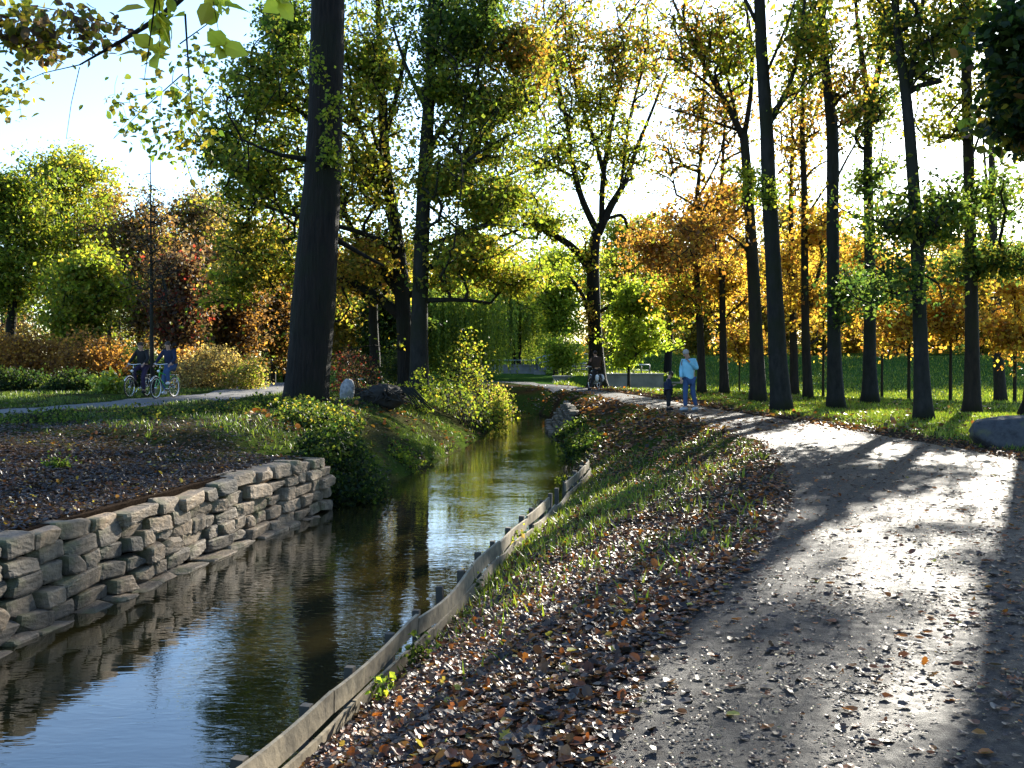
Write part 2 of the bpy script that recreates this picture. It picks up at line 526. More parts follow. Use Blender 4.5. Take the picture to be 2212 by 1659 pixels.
def ribbon(name, A, B, mat, lift=.006, across=9, step=.5):
    A, B = np.array(A, float), np.array(B, float)
    s = np.concatenate([[0], np.cumsum(np.linalg.norm(np.diff((A + B) / 2, axis=0), axis=1))])
    t = np.arange(0, s[-1], step)
    a = np.stack([np.interp(t, s, A[:, k]) for k in (0, 1)], -1); b = np.stack([np.interp(t, s, B[:, k]) for k in (0, 1)], -1)
    for _ in range(3):
        a[1:-1] = (a[:-2] + 2 * a[1:-1] + a[2:]) / 4; b[1:-1] = (b[:-2] + 2 * b[1:-1] + b[2:]) / 4
    w = np.linspace(0, 1, across)
    P = a[:, None] * (1 - w)[None, :, None] + b[:, None] * w[None, :, None]
    wob = (fbm(P[..., 0] * .9, P[..., 1] * .9) - .5) * .3
    P[:, 0, 0] += wob[:, 0]; P[:, -1, 0] += wob[:, -1]
    z = H(P[..., 0], P[..., 1]) + lift
    z[:, 0] -= .012; z[:, -1] -= .012
    n, m = z.shape
    i = np.arange(n - 1)[:, None] * m; j = np.arange(m - 1)[None, :]
    q = np.stack([i + j, i + j + 1, i + m + j + 1, i + m + j], -1).reshape(-1, 4)
    return mesh_np(name, np.concatenate([P, z[..., None]], -1).reshape(-1, 3), q, mat, smooth=True)
tag(ribbon("path", PL, PR, M['path'], lift=.02, step=.35), "dark tarmac footpath strewn with leaves beside the stream", None, kind="structure")
dL = np.gradient(LP, axis=0); nL = np.stack([dL[:, 1], -dL[:, 0]], -1); nL /= np.linalg.norm(nL, axis=1)[:, None]
tag(ribbon("path", LP - nL * 1.35, LP + nL * 1.35, M['gravel'], lift=.01), "pale path behind the big tree where two people cycle", None, kind="structure")

wy = np.concatenate([np.arange(-13, 60, .5), [60]])
wv, wf = [], []
for k, y in enumerate(wy):
    l, r = float(xL(y)) - .5, float(xR(y)) + .3
    wv += [(l, y, WATER), (r, y, WATER)]
    if k: wf.append((2 * k - 2, 2 * k - 1, 2 * k + 1, 2 * k))
tag(mesh_np("water", wv, np.array(wf), M['water'], smooth=True), "dark rippled water of the narrow stream", None, kind="structure")

# ------------------------------------------------------------------ dry-stone wall
def stone_mesh(size, seed):
    """rough-hewn block: rounded box with knocked-off corners"""
    r = np.random.default_rng(seed)
    n = 8
    g_ = np.linspace(-1, 1, n + 1)
    vs, fs = [], []
    for ax in range(3):
        for sgn in (-1, 1):
            U, V = np.meshgrid(g_, g_, indexing='ij')
            P = np.zeros(U.shape + (3,)); P[..., ax] = sgn; P[..., (ax + 1) % 3] = U; P[..., (ax + 2) % 3] = V
            base = sum(len(v) for v in vs)
            i_ = np.arange(n)[:, None] * (n + 1); j_ = np.arange(n)[None, :]
            q = np.stack([i_ + j_, i_ + n + 1 + j_, i_ + n + 2 + j_, i_ + j_ + 1], -1).reshape(-1, 4) + base
            if sgn < 0: q = q[:, ::-1]
            vs.append(P.reshape(-1, 3)); fs.append(q)
    v = np.concatenate(vs); f = np.concatenate(fs)
    key = np.round(v * 1000).astype(int); _, idx, inv = np.unique(key, axis=0, return_index=True, return_inverse=True)
    v = v[idx]; f = np.asarray(inv).ravel()[f]
    ln = np.linalg.norm(v, axis=1); p = 14.0
    v = v / (np.sum(np.abs(v) ** p, 1) ** (1 / p))[:, None]
    sk = (r.random((2, 3)) - .5) * .35
    v = v + v[:, [1, 2, 0]] * sk[0] * [.5, .5, .7]
    for _ in range(5):                      # chip planes
        nrm = r.normal(size=3); nrm /= np.linalg.norm(nrm); dcut = r.uniform(1.02, 1.4)
        s_ = v @ nrm - dcut
        v = v - np.clip(s_, 0, None)[:, None] * nrm
    q_ = r.uniform(0, 50)
    f_ = fbm(v[:, 0] * 1.8 + q_, v[:, 1] * 1.8 + v[:, 2] * 1.3) - .5
    v = v * (1 + .12 * f_[:, None]) + (r.random(v.shape) - .5) * .022
    return v * np.array(size) / 2, f

def curve_pts(fn, y0, y1, n=400):
    y = np.linspace(y0, y1, n); x = fn(y)
    s = np.concatenate([[0], np.cumsum(np.hypot(np.diff(x), np.diff(y)))])
    return s, x, y

def build_wall(fn, y0, y1, side, label, ztop, course_h, lens, name="stone_wall", sub=True, zbot=-1.36, lean=.06, seed=5, deps=(.34, .5)):
    r = np.random.default_rng(seed)
    s, x, y = curve_pts(fn, y0, y1)
    mid = np.array([np.interp(s[-1] / 2, s, x), np.interp(s[-1] / 2, s, y), WATER])
    root = thing(name, label, "wall", tuple(mid))
    z = zbot; stones = []
    k = 0
    while z < ztop - course_h * .4:
        t = r.uniform(-.3, 0)
        while t < s[-1]:
            L = r.uniform(*lens) * (1.25 if k == 0 else 1)
            hh = course_h * r.uniform(.84, 1.18)
            tm = t + L / 2
            px, py = np.interp(tm, s, x), np.interp(tm, s, y)
            qx, qy = np.interp(tm + .2, s, x), np.interp(tm + .2, s, y)
            q0x, q0y = np.interp(tm - .2, s, x), np.interp(tm - .2, s, y)
            ang = math.atan2(qy - q0y, qx - q0x)
            dep = r.uniform(*deps)
            off = side * (.02 - lean * (z - zbot) + r.uniform(-.05, .05) + (.14 if k == 0 else 0))
            nx, ny = math.cos(ang + math.pi / 2), math.sin(ang + math.pi / 2)   # left of travel
            zc = z + hh / 2 + .03 * math.sin(tm * .9 + k) + r.uniform(-.015, .015)
            stones.append((L * .962, dep, hh * .975, px - nx * off, py - ny * off, zc, ang, r.uniform(-.07, .07), r.uniform(-.09, .09)))
            t += L
        z += course_h * .97; k += 1
    # the largest ones as parts
    def place(st, sd):
        L, dep, hh, px, py, zc, ang, tilt, yaw = st
        v, f = stone_mesh((L, dep, hh), sd)
        R_ = np.array(Matrix.Rotation(ang + yaw, 3, 'Z') @ Matrix.Rotation(tilt, 3, 'Y'))
        return v @ R_.T, f, np.array([px, py, zc]) - mid
    order = sorted(range(len(stones)), key=lambda q: stones[q][4]) if sub else []
    keep = set(order[:100])
    rest = MB()
    for q, st in enumerate(stones):
        v, f, c = place(st, seed * 1000 + q)
        if q in keep:
            o = mesh_np("stone", v, f, M['stone'], root, smooth=False)
            o.location = c
        else:
            rest.add(v + c, f)
    if rest.n:
        o = rest.build("stones", M['stone'], root, smooth=False)
        if sub: tag(o, None, None, kind="stuff")
    return root
build_wall(lambda y: xL(y), 7.0, 18.9, 1, "rough dry-stone retaining wall along the left bank of the stream", -.27, .195, (.32, .8))
build_wall(lambda y: xR(y), 37.0, 44.5, -1, "small shaded stone wall low on the far bend of the right bank", -.25, .17, (.25, .5), sub=False, zbot=-1.3, lean=.75, seed=9, deps=(.2, .3))

# ------------------------------------------------------------------ board revetment
def revetment():
    root = thing("wooden_revetment", "warped timber boards on stakes edging the stream below the right bank", "revetment", (xR(10), 10, WATER))
    o3 = np.array([float(xR(10)), 10, WATER])
    r = np.random.default_rng(3)
    s, x, y = curve_pts(lambda y: xR(y), 4.0, 23.2)
    top0 = -.70
    def P(t, off, z):
        px, py = np.interp(t, s, x), np.interp(t, s, y)
        dx = np.interp(t + .1, s, x) - np.interp(t - .1, s, x); dy = np.interp(t + .1, s, y) - np.interp(t - .1, s, y)
        l_ = math.hypot(dx, dy); return np.array([px + dy / l_ * off, py - dx / l_ * off, z])
    t = 0.0; k = 0
    while t < s[-1] - .3:
        L = min(r.uniform(1.5, 2.3), s[-1] - t)
        miss = 13.2 < t < 14.6
        for row in (0, 1):
            if miss and row == 0: continue
            n = 14; hh = .155 if row == 0 else .16
            dz = r.uniform(-.03, .02); sag = r.uniform(-.035, .035); bow = r.uniform(-.03, .03)
            t0 = t + (.0 if row == 0 else .35); rings = []
            for q in range(n):
                u = q / (n - 1); tt = t0 + u * L
                off = .04 + row * .03 + bow * math.sin(math.pi * u) + .012 * math.sin(tt * 2.3 + row)
                zt = top0 + dz - row * (.185) + sag * math.sin(math.pi * u * 1.2) + .01 * math.sin(tt * 1.7 + row * 2)
                a, b = P(tt, off, zt), P(tt, off + .028, zt)
                c_, d_ = P(tt, off + .028 + .02 * math.sin(tt), zt - hh), P(tt, off + .02 * math.sin(tt), zt - hh)
                rings.append([a, b, c_, d_])
            v = np.array(rings).reshape(-1, 3) - o3
            i_ = np.arange(n - 1)[:, None] * 4; j_ = np.arange(4)[None, :]
            q4 = np.stack([i_ + j_, i_ + 4 + j_, i_ + 4 + (j_ + 1) % 4, i_ + (j_ + 1) % 4], -1).reshape(-1, 4)
            caps = np.array([[0, 1, 2, 3], [(n - 1) * 4 + 3, (n - 1) * 4 + 2, (n - 1) * 4 + 1, (n - 1) * 4]])
            mesh_np("plank", v, np.concatenate([q4, caps]), M['wood'], root, smooth=False)
        t += L + .02; k += 1
    t = .35
    while t < s[-1]:
        c = P(t, -.055, -1.05); z1 = top0 + r.uniform(-.045, .0)
        a = math.atan2(*(P(t + .1, 0, 0) - P(t, 0, 0))[[1, 0]])
        m = MB(); w_ = r.uniform(.06, .08)
        R_ = np.array(Matrix.Rotation(a, 3, 'Z') @ Matrix.Rotation(r.uniform(-.05, .05), 3, 'X'))
        m.box(c - o3 + np.array([0, 0, (z1 + 1.05) / 2 - .15]), (w_, w_, z1 + 1.05 + .3), R_)
        m.build("post", M['wood_dark'], root, smooth=False)
        t += r.uniform(.8, 1.05)
    return root
revetment()

# ------------------------------------------------------------------ foliage
PAL = {
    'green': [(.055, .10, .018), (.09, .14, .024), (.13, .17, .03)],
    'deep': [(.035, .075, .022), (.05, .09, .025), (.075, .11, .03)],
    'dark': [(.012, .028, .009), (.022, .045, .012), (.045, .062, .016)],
    'yelgreen': [(.14, .20, .025), (.20, .26, .03), (.28, .30, .035), (.10, .14, .02)],
    'russet': [(.26, .085, .02), (.20, .06, .018), (.34, .15, .03), (.15, .05, .02)],
    'sunny': [(.38, .42, .06), (.30, .36, .05), (.45, .42, .07)],  # leaf colours brightened to look lit through by the sun
    'lime': [(.17, .25, .03), (.23, .31, .04), (.27, .30, .05)],
    'olive': [(.13, .145, .025), (.20, .18, .03), (.08, .10, .02), (.26, .21, .035)],
    'yellow': [(.42, .32, .05), (.36, .24, .04), (.46, .37, .07), (.22, .17, .04)],
    'orange': [(.32, .165, .04), (.25, .115, .03), (.38, .23, .05), (.17, .09, .03)],
    'rust': [(.19, .10, .04), (.13, .07, .035), (.25, .14, .045)],
    'brown': [(.12, .085, .06), (.09, .06, .045), (.15, .11, .075), (.07, .048, .038)],
    'red': [(.22, .035, .03), (.15, .03, .025), (.12, .05, .03)],
    'tan': [(.34, .26, .12), (.26, .19, .08), (.42, .34, .15), (.18, .15, .06)],
    'willow': [(.13, .18, .03), (.18, .22, .045), (.08, .13, .025)],
    'litter': [(.035, .02, .016), (.07, .03, .018), (.20, .065, .02), (.07, .05, .04), (.022, .017, .016), (.05, .032, .026), (.28, .10, .02), (.04, .03, .028)],
    'litter_dark': [(.03, .02, .018), (.045, .03, .025), (.07, .055, .045), (.02, .016, .015), (.04, .032, .03), (.09, .04, .02)],
    'litter_far': [(.16, .07, .03), (.24, .10, .03), (.12, .06, .03), (.30, .17, .04)],
    'lawn': [(.14, .22, .02), (.20, .27, .03), (.10, .17, .02), (.24, .27, .05)],
    'grassy': [(.06, .11, .015), (.10, .16, .02), (.05, .08, .015), (.15, .18, .03)],
}
def pick(pals, n, r):
    """pals: [(name, weight), ...]"""
    if isinstance(pals, str): pals = [(pals, 1)]
    w = np.array([p[1] for p in pals], float); w /= w.sum()
    out = np.zeros((n, 3)); g_ = r.choice(len(pals), n, p=w)
    for k, (nm, _) in enumerate(pals):
        m = g_ == k; c = np.array(PAL[nm])
        out[m] = c[r.integers(0, len(c), m.sum())]
    return np.clip(out * r.uniform(.75, 1.3, (n, 1)), 0, .8)

def rand_rot(n, r, flat=0.0, droop=0.0):
    """random frames: a = leaf axis, b = side, c = normal.  flat: 0 free .. 1 lying flat"""
    a = r.normal(size=(n, 3)); a[:, 2] *= (1 - flat * .9); a[:, 2] -= droop
    a /= np.linalg.norm(a, axis=1)[:, None]
    c = r.normal(size=(n, 3)); c[:, 2] += flat * 6
    c -= a * np.sum(a * c, 1)[:, None]; c /= np.linalg.norm(c, axis=1)[:, None] + 1e-9
    return a, np.cross(c, a), c

T_QUAD = (np.array([[0, 0, 0], [-.36, .45, .10], [0, 1, 0], [.36, .45, .10]]), [np.array([[0, 3, 2, 1]])])
T_BROAD = (np.array([[0, -.02, 0], [-.30, .20, .07], [-.34, .55, .05], [0, 1, -.10], [.34, .55, .05], [.30, .20, .07], [0, .5, 0]]),
           [np.array([[0, 6, 1], [1, 6, 2], [2, 6, 3], [3, 6, 4], [4, 6, 5], [5, 6, 0]])])
def oak(r):
    pr = [(0, 0), (.10, .12), (.08, .2), (.26, .30), (.14, .42), (.32, .58), (.17, .68), (.22, .86), (0, 1)]
    L = [(-x * r.uniform(.8, 1.2), y) for x, y in pr[1:-1]]; R_ = [(x * r.uniform(.8, 1.2), y) for x, y in pr[1:-1]]
    mid = [(0, y) for _, y in pr]
    curl = r.uniform(-.5, .9); bend = r.uniform(-.4, .6)
    pts = mid + L + R_
    v = np.array([(x, y, curl * x * x * 2.5 + bend * (y - .5) ** 2 + r.uniform(-.03, .03)) for x, y in pts])
    n = 9; f3, f4 = [], []
    l = lambda k: n + k - 1
    q = lambda k: n + 7 + k - 1
    f3 += [(0, 1, l(1)), (0, q(1), 1), (8, l(7), 7), (8, 7, q(7))]
    for k in range(1, 7):
        f4 += [(k, k + 1, l(k + 1), l(k)), (k + 1, k, q(k), q(k + 1))]
    return v, [np.array(f3), np.array(f4)]
def round_leaf(r):
    a = np.linspace(0, 2 * np.pi, 9)[:-1]
    rad = r.uniform(.85, 1.1, 8)
    v = np.stack([np.sin(a) * .33 * rad, .5 - np.cos(a) * .5 * rad, np.zeros(8)], -1)
    v = np.concatenate([[[0, .5, 0]], v]); curl = r.uniform(-.6, 1.1)
    v[:, 2] = curl * v[:, 0] ** 2 * 2 + r.uniform(-.4, .6) * (v[:, 1] - .5) ** 2
    f = [(0, 1 + k, 1 + (k + 1) % 8) for k in range(8)]
    return v, [np.array(f)]
_r = np.random.default_rng(11)
LITTER = [oak(_r), oak(_r), oak(_r), round_leaf(_r), round_leaf(_r), round_leaf(_r), oak(_r)]

def scatter(tmpl, pos, size, a, b, c, col, wid=1.0):
    tv, tf = tmpl; n = len(pos); m = len(tv)
    size = np.broadcast_to(size, (n,))
    v = pos[:, None, :] + size[:, None, None] * (tv[None, :, 0:1] * wid * b[:, None] + tv[None, :, 1:2] * a[:, None] + tv[None, :, 2:3] * c[:, None])
    fs = [(f[None] + (np.arange(n) * m)[:, None, None]).reshape(-1, f.shape[1]) for f in tf]
    return v.reshape(-1, 3), fs, np.repeat(col, m, 0)

def merge(parts):
    V, Cc, F, o = [], [], {}, 0
    for v, fs, c in parts:
        for f in fs: F.setdefault(f.shape[1], []).append(f + o)
        V.append(v); Cc.append(c); o += len(v)
    return np.concatenate(V), [np.concatenate(x) for x in F.values()], np.concatenate(Cc)

# ------------------------------------------------------------------ trees
def resample(pts, step=.6):
    pts = np.asarray(pts, float)
    s = np.concatenate([[0], np.cumsum(np.linalg.norm(np.diff(pts[:, :3], axis=0), axis=1))])
    n = max(3, int(s[-1] / step)); t = np.linspace(0, s[-1], n)
    o = np.stack([np.interp(t, s, pts[:, k]) for k in range(pts.shape[1])], -1)
    for _ in range(2): o[1:-1] = (o[:-2] + 2 * o[1:-1] + o[2:]) / 4
    return o

def grow(limbs, tips, r, twig=.012, up=1.0, wander=.10):
    """limbs: list of (n,4) centre lines with radius; tips: (m,3). Returns edges (p0,r0,p1,r1) and twig ends."""
    P, par, fix = [], [], []
    for L in limbs:
        for k, q in enumerate(L):
            P.append(q[:3]); fix.append(q[3]); par.append(len(P) - 2 if k else -1)
    nfix = len(P)
    cap = nfix + len(tips) * 14
    A = np.zeros((cap, 3)); A[:nfix] = P; cnt = nfix
    zmin = min(L[0][2] for L in limbs)
    att = A[:nfix].copy()
    d0 = np.min(np.linalg.norm(tips[:, None] - att[None], axis=2), 1)
    ends = []
    for ti in np.argsort(d0):
        T = tips[ti]
        dv = T - A[:cnt]
        dist = np.linalg.norm(dv, axis=1)
        hor = np.hypot(dv[:, 0], dv[:, 1])
        pen = np.clip(.45 * hor - dv[:, 2], 0, None) * up + np.where(A[:cnt, 2] < zmin + 1.5, 5, 0) * (up > 0)
        k = int(np.argmin(dist + pen)); S = A[k]
        L = np.linalg.norm(T - S)
        if L < .15:
            ends.append(k); continue
        n = int(np.clip(L / .55, 2, 12))
        pk = par[k]
        dirp = (S - A[pk]) if pk >= 0 else np.array([0, 0, 1.]); dirp = dirp / (np.linalg.norm(dirp) + 1e-9)
        c1 = S + L * .35 * (dirp * .5 + (T - S) / L * .7 + np.array([0, 0, .12]))
        c = k
        for q in range(1, n + 1):
            u = q / n
            p = (1 - u) ** 2 * S + 2 * u * (1 - u) * c1 + u * u * T
            if q < n: p = p + r.normal(size=3) * wander * min(1, L / n)
            A[cnt] = p; par.append(c); fix.append(0.0); c = cnt; cnt += 1
        ends.append(c)
    cntl = np.zeros(cnt); cntl[ends] = 1
    for q in range(cnt - 1, -1, -1):
        if par[q] >= 0: cntl[par[q]] += cntl[q]
    fix = np.array(fix[:cnt]); par = np.array(par[:cnt])
    rad = twig * np.maximum(cntl, 1) ** .52
    rad = np.where(np.arange(cnt) < nfix, fix, rad)
    for q in range(nfix, cnt):
        rad[q] = min(rad[q], rad[par[q]] * (.75 if par[q] < nfix else 1.0))
    e = np.arange(nfix, cnt)
    return A[:cnt], par, rad, e, np.array(ends if ends else [cnt - 1], int)

def edge_mesh(A, par, rad, e, k=5):
    p0, p1 = A[par[e]], A[e]; r1 = rad[e]; r0 = np.minimum(rad[par[e]], r1 * 1.35)
    d = p1 - p0; L = np.linalg.norm(d, axis=1)[:, None]; d = d / (L + 1e-9)
    ref = np.where(np.abs(d[:, 2:3]) < .9, np.array([[0, 0, 1.]]), np.array([[1., 0, 0]]))
    u = np.cross(d, ref); u /= np.linalg.norm(u, axis=1)[:, None] + 1e-9; w = np.cross(d, u)
    a = np.linspace(0, 2 * np.pi, k, endpoint=False)
    ring = np.cos(a)[None, :, None] * u[:, None] + np.sin(a)[None, :, None] * w[:, None]
    v = np.concatenate([p0[:, None] - d[:, None] * r0[:, None, None] * .3 + ring * r0[:, None, None], p1[:, None] + ring * r1[:, None, None]], 1)
    n = len(e); b = (np.arange(n) * 2 * k)[:, None]; j = np.arange(k)[None, :]; j2 = (j + 1) % k
    q = np.stack([b + j, b + j2, b + k + j2, b + k + j], -1).reshape(-1, 4)
    return v.reshape(-1, 3), q

def trunk_tube(mb, L, k=16, flare=.0, jit=.05, r=None):
    L = L.copy(); z0 = L[0][2]; pts = L[:, :3]; rad = L[:, 3].copy()
    a = np.linspace(0, 2 * np.pi, k, endpoint=False)
    mb0 = mb.n
    mb.tube(pts, rad, k=k, jit=jit)
    if flare:
        v = mb.v[-1]
        h = v[:, 2] - z0
        c = np.stack([np.interp(v[:, 2], pts[:, 2], pts[:, 0]), np.interp(v[:, 2], pts[:, 2], pts[:, 1])], -1)
        dx = v[:, :2] - c; th = np.arctan2(dx[:, 1], dx[:, 0])
        f = flare * np.exp(-np.clip(h, 0, None) / .35) * (1 + .35 * np.sin(th * 5 + z0 * 7) + .2 * np.sin(th * 3 + 1))
        v[:, :2] = c + dx * (1 + f)[:, None]

def n3(p, f, ph):
    return (np.sin(p[:, 0] * f + ph) * np.cos(p[:, 1] * f * 1.3 + ph * 2) + np.sin(p[:, 2] * f * 1.7 + ph * 3 + p[:, 0] * f * .6)) * .5
def clump_tips(spec, r):
    """spec: (centre, radii, n): ragged, patchy fill with a thinning rim"""
    out = []
    for c, rad, n in spec:
        m = n * 4
        k = r.normal(size=(m, 3)); k /= np.linalg.norm(k, axis=1)[:, None]
        rr = np.abs(r.normal(size=m)) * .42 + r.uniform(0, .62, m)
        p = np.array(c) + k * rr[:, None] * np.array(rad)
        s_ = max(rad) / 2.6
        w = sm((n3(p, 4.2 / s_, r.uniform(0, 6)) + .45) / .7) + .12
        q = r.choice(m, n, replace=False, p=w / w.sum())
        out.append(p[q])
    return np.concatenate(out)

def leaves_at(P, per, sig, size, pal, r, droop=.35, drop=.0, wid=1.0, tmpl=T_QUAD, flat=.15, colnoise=True):
    n = len(P) * per
    pos = np.repeat(P, per, 0) + r.normal(size=(n, 3)) * sig * np.repeat(r.uniform(.5, 1.35, (len(P), 1)), per, 0) * np.array([1.1, 1.1, .62])
    pos[:, 2] -= np.abs(r.normal(size=n)) * drop
    a, b, c = rand_rot(n, r, flat=flat, droop=droop)
    col = pick(pal, n, r)
    return scatter(tmpl, pos, size * r.uniform(.5, 1.45, n), a, b, c, col, wid)

LEAFY = 2.0
def tree(name, label, traces, crowns, Y=None, mat='bark_grey', flare=.6, group=None, cat="tree", seed=1, twig=.017, extra_twigs=None, base=None, k=14, up=1.0, sink=.12, leafmat='leaf', cast=None, wander=.10, leafy=None, slim=None):
    """traces: list of centre lines [(xd, yd, width_d[, dY])...] seen in the photo, first starts at the ground.
    crowns: list of (cx, cy, rx, ry, dY, depth, ntips, per, size, palette[, sig])"""
    r = np.random.default_rng(seed)
    if base is None:
        b = hit(traces[0][0][0], traces[0][0][1]) if Y is None else None
        Y = b[1] if Y is None else Y
    limbs = []
    for ti, tr in enumerate(traces):
        pts = []
        for q in tr:
            if q[0] == 'w': pts.append(q[1:]); continue
            dY = q[3] if len(q) > 3 else 0
            p = D(q[0], q[1], Y + dY)
            pts.append((*p, q[2] * (slim or 1) * DS / F_PX * (Y + dY) / 2))
        if ti == 0 and tr[0][0] == 'w':
            z0 = pts[0][2] - sink
        elif ti == 0:
            x0, y0 = pts[0][0], pts[0][1]
            z0 = Hs(x0, y0) - sink
            pts = [(x0, y0, z0, pts[0][3])] + [p for p in pts if p[2] > z0 + .15]
        limbs.append(resample(pts, .5))
    o = np.array([limbs[0][0][0], limbs[0][0][1], limbs[0][0][2] + sink])
    root = thing(name, label, cat, tuple(o), group=group)
    spec = []
    for c in crowns:
        p = D(c[0], c[1], Y + c[4]); s = DS / F_PX * (Y + c[4])
        spec.append((p, (c[2] * s, c[5], c[3] * s), c[6]))
    parts = []
    mb = MB()
    for li, L in enumerate(limbs):
        L2 = L.copy(); L2[:, :3] -= o
        trunk_tube(mb, L2, k=k, flare=flare if li == 0 else 0)
    if spec:
        tips = clump_tips(spec, r)
        A, par, rad, e, ends = grow(limbs, tips, r, twig, up=up, wander=wander)
        thick = e[rad[e] > .035]; thin = e[rad[e] <= .035]
        if len(thick):
            v, q = edge_mesh(A - o, par, rad, thick, 8); mb.add(v, q)
        if len(thin):
            v, q = edge_mesh(A - o, par, rad, thin, 4); mb.add(v, q)
        # leaves hang round the twig ends, coloured by the region they are in
        E = A[ends]; pa = A[par[ends]]
        cen = np.array([s[0] for s in spec]); rd = np.array([s[1] for s in spec])
        w = np.argmin((((E[:, None] - cen[None]) / rd[None]) ** 2).sum(2), 1)
        for ci, c in enumerate(crowns):
            m = w == ci
            if not m.any() or c[7] == 0: continue
            sg = c[10] * .75 if len(c) > 10 else .30
            cl = np.concatenate([E[m], E[m] * .35 + pa[m] * .65])
            parts.append(leaves_at(cl, max(1, int(c[7] * (leafy or LEAFY) / 2)), sg, c[8] * 1.08, c[9], r, tmpl=T_BROAD if Y < 14 else T_QUAD))
    mb.build("trunk", M[mat], root)
    if parts:
        v, fs, c = merge(parts)
        mesh_np("crown", v - o, fs, M[leafmat], root, colors=c)
    return root

# ------------------------------------------------------------------ the trees one can tell apart
RG = "tall slender trees standing on the lawn right of the path"
YG, OL, YE, OR, GR, DK = 'yelgreen', 'olive', 'yellow', 'orange', 'green', 'deep'
# the great trunk beside the left bank
tree("big_tree", "massive dark furrowed trunk leaning over the left bank behind ivy undergrowth", [
    [(658, 880, 96), (668, 780, 92), (678, 650, 94), (690, 480, 84), (700, 330, 76), (704, 200, 72), (707, 80, 73), (709, -40, 70), (712, -300, 60), (716, -600, 45)],
    [(690, 345, 16), (640, 345, 10), (590, 335, 7, -1), (520, 300, 4, -1)],
    [(700, 500, 16), (760, 540, 9, 1), (830, 575, 5, 1)],
    [(690, -60, 30), (600, -200, 18, -1), (480, -330, 10, -3)], [(725, -100, 30), (850, -260, 16, 2), (980, -380, 8, 2)]],
    [(715, 330, 30, 60, -.9, .3, 14, 12, .10, YG, .16), (720, 230, 28, 40, -.9, .3, 10, 10, .10, YG, .16), (690, 140, 25, 40, -.9, .3, 8, 8, .10, YG, .14),
     (560, -560, 200, 120, -3, 4, 30, 12, .2, OL, .8), (930, -460, 260, 150, 3, 4, 50, 14, .2, OL, .8)],
    Y=29.0, mat='bark', flare=.12, seed=2, k=28)

# oak-like tree behind it whose crown fills the middle
tree("broad_tree", "broad spreading tree with olive and yellow leaves behind the great trunk", [
    [(880, 830, 40), (874, 720, 34), (868, 620, 34), (858, 520, 30), (838, 400, 24), (826, 250, 18), (820, 120, 14), (815, -60, 10)],
    [(872, 690, 24), (820, 640, 20), (770, 612, 16), (720, 600, 12), (640, 590, 8), (560, 560, 5)],
    [(866, 640, 22), (830, 585, 18), (790, 545, 14), (750, 480, 9), (730, 400, 6)],
    [(840, 420, 16), (800, 330, 12), (770, 260, 9), (752, 200, 7)],
    [(860, 540, 16), (780, 500, 11, -2), (650, 470, 8, -3), (520, 430, 5, -3)],
    [(830, 300, 14), (860, 200, 10), (880, 90, 7)],
    [(880, 640, 14), (960, 600, 10, 1), (1060, 590, 6, 2)]],
    [(570, 200, 95, 130, -2, 3, 120, 34, .15, [(GR, 2), (OL, 2), (YG, 2)]), (560, 380, 110, 100, -2, 3, 120, 34, .15, [(GR, 1), (YG, 2), (OL, 2)]),
     (560, 540, 110, 90, -1, 3, 110, 40, .15, [(OL, 2), (YE, 1), (GR, 1)]), (620, 60, 80, 90, -1, 3, 60, 40, .15, [(GR, 2), (DK, 1)]),
     (800, 150, 90, 170, 0, 3, 110, 36, .14, [(GR, 1), (YG, 1), (OL, 1)]), (790, 400, 90, 130, 0, 3, 110, 40, .14, [(YG, 2), (OL, 2), (YE, 1)]),
     (800, 560, 90, 70, 0, 3, 60, 34, .14, [(OL, 2), (OR, 1), (YE, 1)]), (500, 620, 50, 40, -1, 2, 24, 30, .14, [(YG, 2), (OL, 1)]),
     (640, 330, 170, 330, -1, 4, 240, 13, .15, [(GR, 2), (OL, 2), (YG, 2)], .5), (790, 330, 130, 330, 0, 4, 190, 13, .15, [(OL, 2), (YG, 2), (YE, .6)], .5), (830, -90, 130, 90, 0, 3, 36, 22, .2, [(GR, 2), (OL, 1)], .7), (480, 300, 40, 90, -2, 2, 30, 36, .14, [(GR, 2)])],
    Y=42, mat='bark', seed=3, flare=.3)

